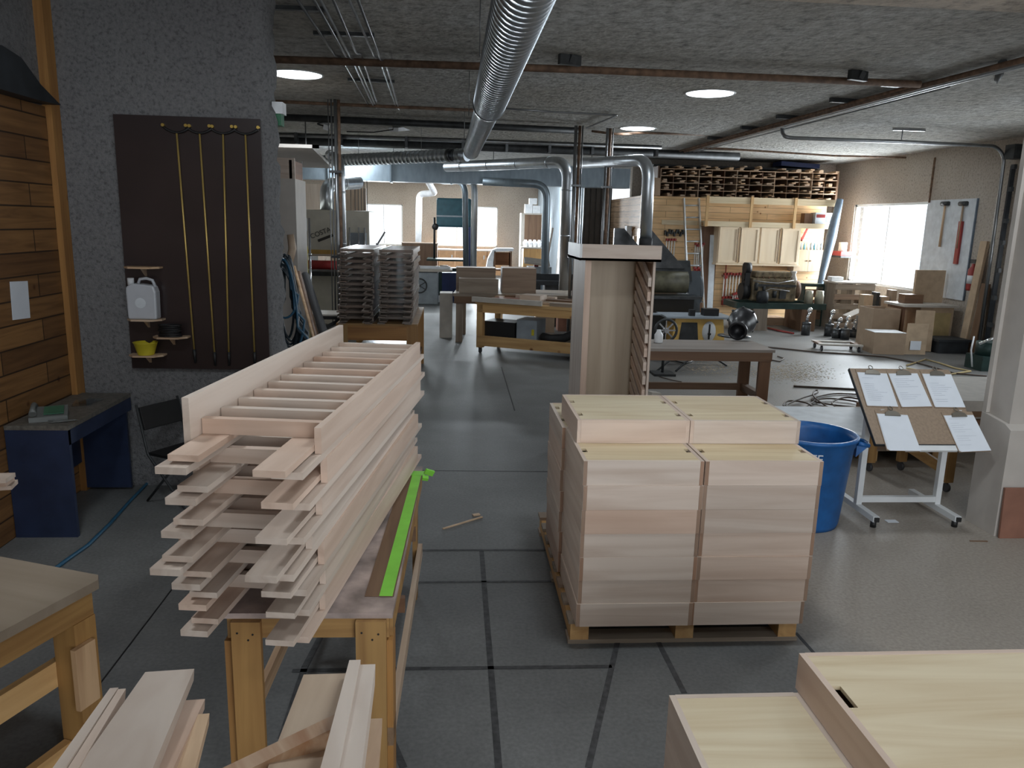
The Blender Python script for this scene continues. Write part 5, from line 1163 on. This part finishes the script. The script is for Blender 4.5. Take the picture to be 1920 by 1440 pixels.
# boards and recess beside the ladder
tag(B(wp(1313, 430).x, wp(1347, 430).x, WY-.02, WY-.001, 0, wp(1320, 424).z).build('dark_door', 'brown_z'), 'dark brown boarded door left of the wall cabinet', 'door')
tag(MB().obox(((wp(1330, 520).x), WY-.12, .93), (.13, .03, 1.85), (rad(-5), 0, 0)).build('pale_plank', 'peg_white'), 'pale plank leaning in front of the dark boarded door', 'plank')
# clamps
def bar_clamp(label, group, L):
    t = thing('bar_clamp', label, 'clamp', group=group)
    B(-.013, .013, -.03, -.018, -L, 0).build('bar', 'bar_grey', t); B(-.022, .022, -.09, -.01, -.05, -.0).build('fixed_jaw', 'red_paint', t); B(-.022, .022, -.09, -.01, -L*.93, -L*.93+.05).build('sliding_jaw', 'red_paint', t)
    MB().cyl((0, -.07, -L*.93-.14), (0, -.07, -L*.93), .016, n=8).build('handle', 'red_paint', t)
    return t
p = wp(1357, 513); q = wp(1475, 519)
rail = tag(B(p.x-.05, q.x+.05, WY-.03, WY-.001, p.z-.07, p.z-.03).build('clamp_rail', 'red_board'), 'reddish rail on the pine wall carrying the row of clamps', 'rail')
c0 = bar_clamp('long silver bar clamp with red jaws hanging in the row under the wall cabinet', 'long bar clamps on the pine wall', .62); c0.location = (p.x, WY-.03, p.z+.02)
for k in range(1, 22): dup(c0, (p.x+k*(q.x-p.x)/21, WY-.03, p.z+.02+.006*(k % 3)), (0, 0, 0), c0['label'], c0['group'])
p = wp(1371, 548); q = wp(1410, 536)
c1 = bar_clamp('short red clamp in the lower cluster on the pine wall', 'short red clamps on the pine wall', .20); c1.location = (p.x, WY-.12, p.z)
for k in range(1, 11): dup(c1, (p.x+k*(q.x-p.x)/10, WY-.12, p.z+k*(q.z-p.z)/10), (0, 0, 0), c1['label'], c1['group'])
tag(B(p.x-.03, q.x+.03, WY-.15, WY-.001, p.z-.03, p.z-.01).build('clamp_ledge', 'pine_x'), 'small pine ledge under the cluster of short red clamps', 'ledge')
p = wp(1357, 545); tag(MB().cyl((p.x, WY-.03, .35), (p.x, WY-.03, 1.25), .012, n=8).box(p.x-.04, p.x+.04, WY-.1, WY-.005, .30, .42).box(p.x-.03, p.x+.03, WY-.1, WY-.005, .9, .98).build('pipe_clamp', 'red_paint'), 'long red pipe clamp hanging left of the clamp row', 'clamp')
for k in range(5):
    p = wp(1303+k*3.6, 455+3*(k % 2)); c = dup(c0, (p.x, WY-.03, p.z), (0, 0, 0), 'bar clamp hanging on the pine wall behind the ladder', 'clamps behind the ladder')
for k in range(4):
    p = wp(1249+k*5, 447); dup(c0, (p.x, WY-.03, p.z), (0, 0, 0), 'dark hanging clamp on the pine wall left of the ladder', 'clamps left of the ladder')
hr = MB()
for k in range(9): hr.obox(wp(1247+k*4.2, 436+3*math.sin(k*2), .05), (.03, .1, .10), (0, .4*math.sin(k*3), 0))
tag(hr.build('spring_clamps', 'dark_iron'), 'row of dark spring clamps on the pine wall left of the ladder', 'clamps', kind='stuff')
tag(MB().tube([wp(1275, 512, .06)+Vector((.13*math.cos(q*PI/10), 0, .2*math.sin(q*PI/10))) for q in range(20)], .02, 8, closed=True).tube([wp(1275, 512, .09)+Vector((.10*math.cos(q*PI/10), 0, .16*math.sin(q*PI/10))) for q in range(20)], .02, 8, closed=True).build('hung_coil', 'grey_paint'), 'grey coil hanging on the pine wall left of the ladder foot', 'coil')
# rolled tarpaulin in the corner
tb = at(1575, 374, Y=16.72); te = at(1536, 540, Y=16.35)
d = (te-tb).normalized(); te = tb+d*((tb.z-.02)/-d.z)
tag(MB().tube([tb, tb.lerp(te, .3), tb.lerp(te, .6), te], [.07, .11, .07, .03], 10).build('rolled_tarpaulin', 'tarp_blue'), 'long blue grey rolled tarpaulin leaning in the corner', 'tarpaulin')
# side wall fittings
tag(MB().prism([(17.6, 1.98), (18.7, 2.02), (18.3, 1.75), (18.2, 1.4), (18.1, 1.75)], 3.99, 4.019, 'x').build('wall_bracket', 'amber_y'), 'orange wooden bracket on the pale side wall of the tool room', 'bracket')
tag(MB().obox((3.94, 17.9, 1.55), (.12, .2, .9)).build('side_cabinet', 'peg_white'), 'pale grey narrow cabinet on the side wall of the tool room', 'cabinet')
tag(B(4.02, 4.13, 17.10, 17.2, 0, 2.68).build('corner_post', 'pine_z'), 'orange pine corner post of the tool room', 'post')
for k, (x, h_) in enumerate(((3.35, 1.75), (3.62, 1.8), (3.85, 1.72))): tag(B(x, x+.2, 15.9, 16.0, 0, h_).build('upright_board', 'lumber_z'), 'pale upright board standing before the tool room side wall, %s of three' % ['left', 'middle', 'right'][k], 'board')
tag(MB().lathe([(.05, 0), (.05, .2), (.02, .26), (.02, .42), (0, .42)], 12, (3.93, 15.95, 1.722)).build('spray_gun', 'black'), 'black bottle shaped tool standing on the right upright board', 'tool')

# ================================================================ MACHINES ON THE RIGHT FLOOR
pn = thing('thickness_planer', 'dark green and black thickness planer behind the shelf carcass', 'machine', (2.62, 12.1, 0))
pn.scale = (1.06, 1.0, 1.06)
B(0, 1.15, .05, .95, 0, .62).build('base', 'tarp_dark', pn); B(-.1, 1.12, -.35, 1.2, .86, .90).build('bed', 'bare_metal_dark', pn); B(0, 1.1, .0, .8, .62, .86).build('lower_body', 'black', pn)
MB().cyl((0, .15, 1.08), (1.0, .15, 1.08), .17, n=20).build('roller_hood', 'engine_grime', pn); MB().prism([(.0, 1.1), (.75, 1.1), (.70, 1.35), (.2, 1.4)], .0, 1.05, 'x').build('head', 'dark_iron', pn)
MB().prism([(-.1, 1.3), (.62, 1.24), (.05, 1.85), (-.1, 1.85)], .35, .40).prism([(.35, 1.28), (.95, 1.28), (.40, 1.85), (.35, 1.85)], .1, .8).build('chip_hood', 'bare_metal_dark', pn)
MB().prism([(.0, .62), (.62, .62), (.66, .95), (.55, 1.22), (.1, 1.25)], 1.02, 1.2, 'x').cyl((1.2, .3, .95), (1.26, .3, .95), .22, n=20).build('end_cover', 'grey_dark', pn)
# yellow portable saw with folding legs
ys = thing('portable_saw', 'yellow portable table saw with grey top on folding legs', 'saw', (3.06, 10.9, 0))
B(-.05, .95, -.05, .55, .72, .745).build('saw_table', 'grey_paint', ys); MB().obox((-.15, .3, .74), (.3, .12, .02)).build('wing', 'grey_paint', ys)
MB().prism([(.05, .32), (.85, .32), (.80, .72), (.10, .72)], .0, .45).build('body', 'yellow_paint', ys)
MB().prism([(.16, .40), (.45, .40), (.42, .66), (.19, .66)], -.006, .002).build('opening', 'dark_iron', ys)
MB().lathe([(.0, 0), (.10, 0), (.10, .008), (0, .008)], 24, M4=Matrix.Translation((.60, .0, .53)) @ Matrix.Diagonal((1, 1, 1.5, 1)) @ Matrix.Rotation(PI/2, 4, 'X')).build('dial', 'label_white', ys)
MB().beam((.60, -.02, .42), (.60, -.02, .64), .02, .02).cyl((.60, -.05, .50), (.60, 0, .50), .02, n=8).build('pointer', 'black', ys)
MB().obox((.66, .2, .796), (.22, .16, .10)).build('motor_block', 'black', ys); MB().obox((.36, .1, .791), (.08, .08, .09)).build('fence_clamp', 'black', ys)
for p0, p1 in (((.30, .0, .32), (-.22, -.35, .01)), ((.55, .0, .32), (.05, -.35, .01)), ((.45, .45, .32), (.95, .1, .01)), ((.2, .45, .32), (.75, .7, .01))): MB().cyl(p0, p1, .014, n=8).build('folding_leg', 'dark_iron', ys)
wl = thing('spoked_wheel', 'dark spoked wheel standing left of the yellow saw', 'wheel', (2.86, 10.3, .0))
MB().tube([(.15*math.cos(q*PI/12), 0, .62+.15*math.sin(q*PI/12)) for q in range(24)], .018, 8, closed=True).build('rim', 'dark_iron', wl)
sp_ = MB()
for k in range(4): a_ = k*PI/4; sp_.beam((-.14*math.cos(a_), 0, .62-.14*math.sin(a_)), (.14*math.cos(a_), 0, .62+.14*math.sin(a_)), .012, .02)
sp_.cyl((0, -.05, .62), (0, .05, .62), .035, n=12).build('spokes', 'steel', wl); MB().cyl((0, .04, 0.01), (0, .04, .62), .02, n=8).obox((0, .04, .015), (.3, .3, .03)).build('post', 'dark_iron', wl)

# engine on a dark beam frame
en = thing('engine', 'old ochre engine block with black pulleys resting on a dark steel frame', 'engine', (5.66, 15.2, .56))
en.scale = (.66, .8, .78)
e0, e1 = .55, 1.85
B(.45, 1.85, .1, .6, .02, .62).build('block', 'engine_paint', en, bev=.05); B(.55, 1.7, .15, .55, .62, .78).build('rocker_cover', 'engine_paint', en, bev=.04); B(.5, 1.8, .06, .1, .4, .46).build('manifold', 'dark_iron', en)
MB().cyl((.2, .35, .25), (.42, .35, .25), .22, n=24).cyl((.22, .3, .62), (.40, .3, .62), .10, n=18).cyl((.24, .3, .85), (.42, .3, .85), .15, n=18).box(.25, .4, .2, .45, .3, .95).build('pulleys', 'black', en)
MB().cyl((1.85, .35, .32), (2.0, .35, .32), .24, n=24).build('flywheel', 'rust', en); MB().lathe([(.10, 0), (.12, .1), (.07, .22), (.1, .3), (0, .3)], 14, (1.75, .2, .5)).build('intake_pipe', 'dusty_white', en)
MB().lathe([(.16, .0), (.18, .15), (.15, .28), (.05, .3), (0, .3)], 18, (.72, -.05, .0)).build('starter', 'tarp_dark', en)
for k_, q in enumerate((MB().cyl((.55, .05, .3), (.55, .05, .5), .05, n=12), MB().cyl((.8, .06, .25), (.8, .06, .42), .045, n=12), MB().cyl((1.15, .07, .12), (1.15, .07, .3), .06, n=12), MB().box(1.3, 1.5, .04, .1, .1, .3))): q.build('filter', 'dark_iron', en)
MB().tube([(.45, .08, .55), (.8, .03, .52), (1.2, .03, .5), (1.7, .05, .58)], .012, 6).tube([(.6, .06, .2), (1.0, .03, .36), (1.6, .05, .3)], .01, 6).build('pipes', 'steel', en)
mbolt = MB()
for k in range(7): mbolt.cyl((.6+.18*k, .13, .60), (.6+.18*k, .13, .65), .02, n=8)
mbolt.build('studs', 'rust', en)
fr = thing('steel_frame', 'dark green steel frame on blocks carrying the old engine', 'frame', (5.6, 15.1, 0))
B(0, 1.85, 0, .1, .44, .555).build('beam', 'green_iron', fr); B(0, 1.85, .7, .8, .44, .555).build('beam', 'green_iron', fr); B(.0, .1, .1, .7, .44, .55).build('cross_beam', 'green_iron', fr); B(1.6, 1.7, .1, .7, .44, .55).build('cross_beam', 'green_iron', fr)
B(.35, .65, .0, .8, 0, .44).build('support_block', 'grey_wood_z', fr); B(1.35, 1.65, .0, .8, 0, .44).build('support_block', 'brown_z', fr)
for k, x in enumerate((7.10, 7.32)): tag(MB().lathe([(.085, 0), (.085, .17), (.075, .19), (.075, .26), (0, .26)], 20, (x, 15.17, .5565)).build('cylinder_liner', 'steel_dull2'), ['left', 'right'][k]+' metal cylinder sleeve standing on the green frame', 'cylinder')
tag(MB().box(6.35, 7.05, 16.0, 16.5, 0, .16).build('timber', 'lumber_x'), 'pale timber on the floor behind the engine frame', 'timber')
# chrome cylinders (piston and rod sets)
for i, (px, py) in enumerate(((1510, 628), (1553, 630), (1568, 634), (1583, 636), (1598, 632))):
    p = at(px, py, Z=0); h_ = (.42, .40, .30, .34, .25)[i]
    t = thing('cylinder_part', ['tall', 'leftmost dark', 'short dark', 'second short dark', 'rightmost dark'][i]+' shiny engine cylinder standing on the floor near the dolly', 'engine part', (p.x, p.y, 0), group='engine cylinders on the floor')
    MB().lathe([(.085, 0), (.085, h_*.45), (.075, h_*.48), (.085, h_*.52), (.08, h_*.6), (0, h_*.6)], 18).build('sleeve', 'bare_metal_dark', t); MB().tube([(0, 0, h_*.6), (.01, 0, h_*.85), (.05, .02, h_*1.1)], .03, 8).sphere((.05, .02, h_*1.15), .055, (1, .7, 1)).build('rod', 'chrome', t)
# dolly
p = at(1522, 645, Z=.08); dl = thing('furniture_dolly', 'small open wooden dolly on four casters', 'dolly', (6.15, 12.55, 0), rad(-8))
B(0, .72, 0, .09, .10, .13).build('board', 'dusty_white', dl); B(0, .72, .38, .47, .10, .13).build('board', 'dusty_white', dl); B(0, .09, .09, .38, .10, .13).build('cross_board', 'brown_y', dl); B(.63, .72, .09, .38, .10, .13).build('cross_board', 'brown_y', dl)
for x, y in ((.05, .05), (.67, .05), (.05, .42), (.67, .42)): MB().cyl((x-.015, y, .04), (x+.015, y, .04), .04, n=14).cyl((x, y, .07), (x, y, .10), .02, n=8).build('caster', 'caster', dl)
# crates and cartons
pk = thing('pallet_crate', 'tall grey slatted crate standing under the right window', 'crate', (7.80, 15.5, 0))
for z in (.0, .20, .40, .60, .80): B(0, .85, 0, .03, z+.02, z+.13).build('slat', 'grey_wood_x', pk)
for z in (.1, .5): B(0, .85, .5, .53, z, z+.12).build('slat', 'grey_wood_x', pk)
for x in (0, .38, .79): B(x, x+.06, .03, .5, 0, .95).build('upright', 'grey_wood_z', pk)
B(-.02, .87, -.01, .55, .95, .98).build('top', 'dusty_white', pk)
gb = thing('green_bench', 'dark green bench between the engine frame and the slatted crate', 'bench', (7.33, 15.93, 0))
gb.scale = (1, .45, 1)
B(0, .45, 0, .6, .84, .9).build('top', 'green_iron', gb)
for z in (.15, .4, .62): B(.02, .43, .02, .58, z, z+.15).build('drawer', 'brown_x' if z != .4 else 'red_board', gb)
B(0.0, .03, 0, .6, 0, .84).box(.42, .45, 0, .6, 0, .84).build('side', 'green_iron', gb)
tag(MB().obox((7.9, 15.75, 1.03), (.25, .2, .09)).build('white_box', 'lamp_white'), 'white box on top of the slatted crate', 'box')
def carton(label, x, y, w_, d_, h_, rz, flaps=(), mat='cardboard'):
    t = thing('cardboard_box', label, 'cardboard box', (x, y, 0), rad(rz))
    th = .008
    B(0, w_, 0, th, 0, h_).box(0, w_, d_-th, d_, 0, h_).box(0, th, th, d_-th, 0, h_).box(w_-th, w_, th, d_-th, 0, h_).box(th, w_-th, th, d_-th, 0, th).build('body', mat, t)
    for f in flaps:
        if f == 'top': B(.0, w_, 0, d_, h_+.001, h_+.008).build('lid', 'label_white', t)
        if f == 'right': MB().obox((w_+.09, d_*.3, h_*.55), (.34, .008, h_*1.25), (0, .0, rad(-12))).build('flap', mat, t)
        if f == 'left': MB().obox((-.13, d_*.5, h_+.06), (.30, d_, .008), (0, rad(-25), 0)).build('flap', 'dusty_white', t)
    return t
k1 = carton('open cardboard box with a label, in front of the larger cartons by the right wall', 6.98, 12.35, .52, .42, .36, -6, ('top',))
fl_ = MB().obox((.70, .02, .27), (.36, .008, .52), (0, 0, rad(4))).build('flap', 'cardboard2', k1); B(.60, .78, -.002, .002, .09, .24).build('shipping_label', 'paper', k1).rotation_euler = (0, 0, rad(3)); 
k1.children[-1].location = (.0, -.04, 0)
carton('large brown carton behind the open labelled box', 7.36, 13.15, .50, .5, .68, 0)
k3 = carton('carton with a tall raised flap right of the large brown carton', 7.92, 12.74, .20, .3, .45, -10); MB().obox((.12, -.03, .36), (.30, .008, .70), (rad(-4), 0, rad(-6))).build('flap', 'cardboard2', k3)
carton('pale open carton left of the large brown carton', 7.74, 14.15, .26, .30, .42, 0, ('left',), 'column_paint')
# side cabinet with round-edged top and the tan board on it
scb = thing('side_cabinet', 'tan low cabinet with a worn white overhanging top by the right wall', 'cabinet', (8.25, 13.2, 0))
B(0, .62, 0, .55, 0, .72).build('carcass', 'cardboard2', scb); B(.05, .57, -.015, 0, .06, .62).build('door', 'pine_dull', scb); B(-.35, .66, -.08, .6, .72, .76).build('top', 'dusty_white', scb); B(-.33, -.28, 0, .5, 0, .72).build('support', 'brown_z', scb)
tag(B(8.35, 8.90, 13.62, 13.68, .762, 1.35).build('upright_board', 'cardboard2'), 'tan rounded board standing on the low side cabinet', 'board')
tag(B(8.05, 8.4, 13.4, 13.6, .762, .92).build('wooden_case', 'brown_x'), 'brown wooden case on the low side cabinet', 'case')
tag(MB().box(8.22, 8.75, 12.50, 12.95, 0, .20).box(8.19, 8.78, 12.47, 12.98, .20, .24).build('plastic_tote', 'tarp_dark'), 'low black plastic tote on the floor before the side cabinet', 'tote')
for k, (x, w_, h_, m_) in enumerate(((7.95, .18, .75, 'cardboard2'), (8.2, .06, .8, 'tarp_dark'), (8.30, .16, .72, 'lumber_z'), (8.5, .1, .85, 'grey_wood_z'))): tag(B(x, x+w_, 14.6, 14.8, 0, h_+.05).build('standing_piece', m_), ['tan', 'black', 'pale', 'grey'][k]+' piece standing in the row behind the cartons below the right window', 'board')
# peg board with mallets on the right wall, beside the window
pgb = thing('peg_panel', 'white tool panel mounted on the right wall beside the window', 'panel', (XR, 0, 0))
yb0, yb1 = 13.15, wy0-.03
B(-.03, -.002, yb0, yb1, .85, 2.62).build('panel', 'peg_white', pgb); B(-.035, -.002, yb0-.02, yb0, .85, 2.62).build('edge', 'tarp_blue', pgb)
for k, (px, lb) in enumerate(((1772, 'wooden mallet with dark head, left one on the white tool panel'), (1806, 'wooden mallet with dark head, right one on the white tool panel'))):
    p = at(px, 385, X=XR-.06); ml = thing('mallet', lb, 'mallet', (XR-.06, p.y, p.z))
    MB().cyl((0, 0, -.75), (0, 0, .02), .022, .016, n=10).build('handle', 'lumber_z', ml); MB().cyl((0, -.10, .03), (0, .10, .03), .04, n=12).build('head', 'dark_iron', ml)
p = at(1803, 415, X=XR-.05); tag(B(XR-.07, XR-.035, p.y-.05, p.y+.05, p.z-.75, p.z).build('spirit_level', 'red_paint'), 'red spirit level hanging under the right mallet', 'level')
fe = thing('fire_extinguisher', 'red fire extinguisher on the right wall beside the tool panel', 'extinguisher', (XR-.09, 12.9, 1.05))
MB().lathe([(.07, 0), (.075, .03), (.075, .36), (.03, .42), (.03, .46), (0, .46)], 18).build('cylinder', 'red_paint', fe); MB().lathe([(.077, .12), (.077, .26)], 18).build('label', 'label_white', fe); MB().obox((0, 0, .50), (.05, .14, .07)).build('valve', 'dark_iron', fe)
for k, (y, h_, m_) in enumerate(((12.72, 1.9, 'cardboard2'), (12.50, 1.2, 'brown_z'))): tag(MB().obox((8.86, y, h_/2), (.05, .17, h_), (0, rad(4), 0)).build('leaning_board', m_), ['tall tan board leaning on the right wall by the door track', 'short brown board leaning on the right wall by the door track'][k], 'board')
eg = thing('mower_engine', 'small dark engine with chrome guard at the foot of the door track', 'engine', (8.05, 11.05, 0))
MB().box(-.2, .2, -.2, .2, 0, .22).cyl((0, 0, .22), (0, 0, .42), .17, n=20).build('body', 'green_iron', eg); MB().tube([(-.22, -.1, .40), (-.05, -.2, .52), (.15, -.2, .42), (.25, -.1, .40)], .025, 8).build('guard', 'chrome', eg); MB().tube([(-.25, 0, .5), (-.3, -.05, .3), (-.28, -.1, .05)], .012, 8).build('hose', 'label_white', eg)
tag(B(8.6, 8.998, 17.0, 17.6, 1.42, 1.46).build('corner_shelf', 'dark_iron'), 'dark small shelf in the corner by the right window', 'shelf')
tag(B(8.62, 8.88, 17.05, 17.5, 1.461, 1.56).build('red_tray', 'red_paint'), 'red tray on the corner shelf by the right window', 'tray')
tag(MB().cyl((8.72, 17.2, 1.561), (8.72, 17.2, 1.76), .09, n=18).build('paper_roll', 'dusty_white'), 'pale roll standing on the red tray in the corner', 'roll')
# cords on the far floor
def cord(pts, r, mat, label, cat='cord'): return tag(MB().tube([at(x, y, Z=r+.002) for x, y in pts], r, 6).build('extension_cord', mat), label, cat)
cord([(1440, 651), (1480, 655), (1530, 660), (1600, 664), (1660, 669), (1720, 680), (1790, 700), (1850, 705)], .013, 'cord_brown', 'long brown cord snaking over the far right floor')
cord([(1700, 685), (1735, 674), (1760, 680), (1790, 690), (1820, 696), (1780, 702), (1730, 696), (1700, 690)], .013, 'pine_dull', 'yellow cord lying in a heap before the side cabinet')
cord([(1458, 668), (1470, 672), (1462, 678), (1440, 674)], .010, 'cord_brown', 'short loose loop of cord right of the brown table')
cord([(1245, 670), (1265, 676), (1285, 682), (1300, 676), (1290, 668)], .010, 'black', 'black cord curled under the yellow saw')
cord([(1235, 706), (1262, 713), (1278, 716)], .006, 'cord_brown', 'thin straw like stick on the floor under the brown table', 'stick')
cord([(1488, 625), (1460, 620), (1440, 615)], .02, 'red_paint', 'red tool handle on the floor before the engine frame', 'tool')
# sawdust patches
sdm = MB(); rr2 = random.Random(3)
for i in range(1500):
    cx, cy = ((1490, 690), (1340, 690), (1440, 700), (1500, 705))[i % 4]
    p = at(cx+rr2.gauss(0, 30), cy+rr2.gauss(0, 6), Z=0); sdm.obox((p.x, p.y, .0012), (rr2.uniform(.008, .03), rr2.uniform(.008, .02), .0015), (0, 0, rr2.uniform(0, 3)))
tag(sdm.build('sawdust', 'sawdust'), 'scattered pale sawdust on the floor right of the brown table', 'sawdust', kind='stuff')
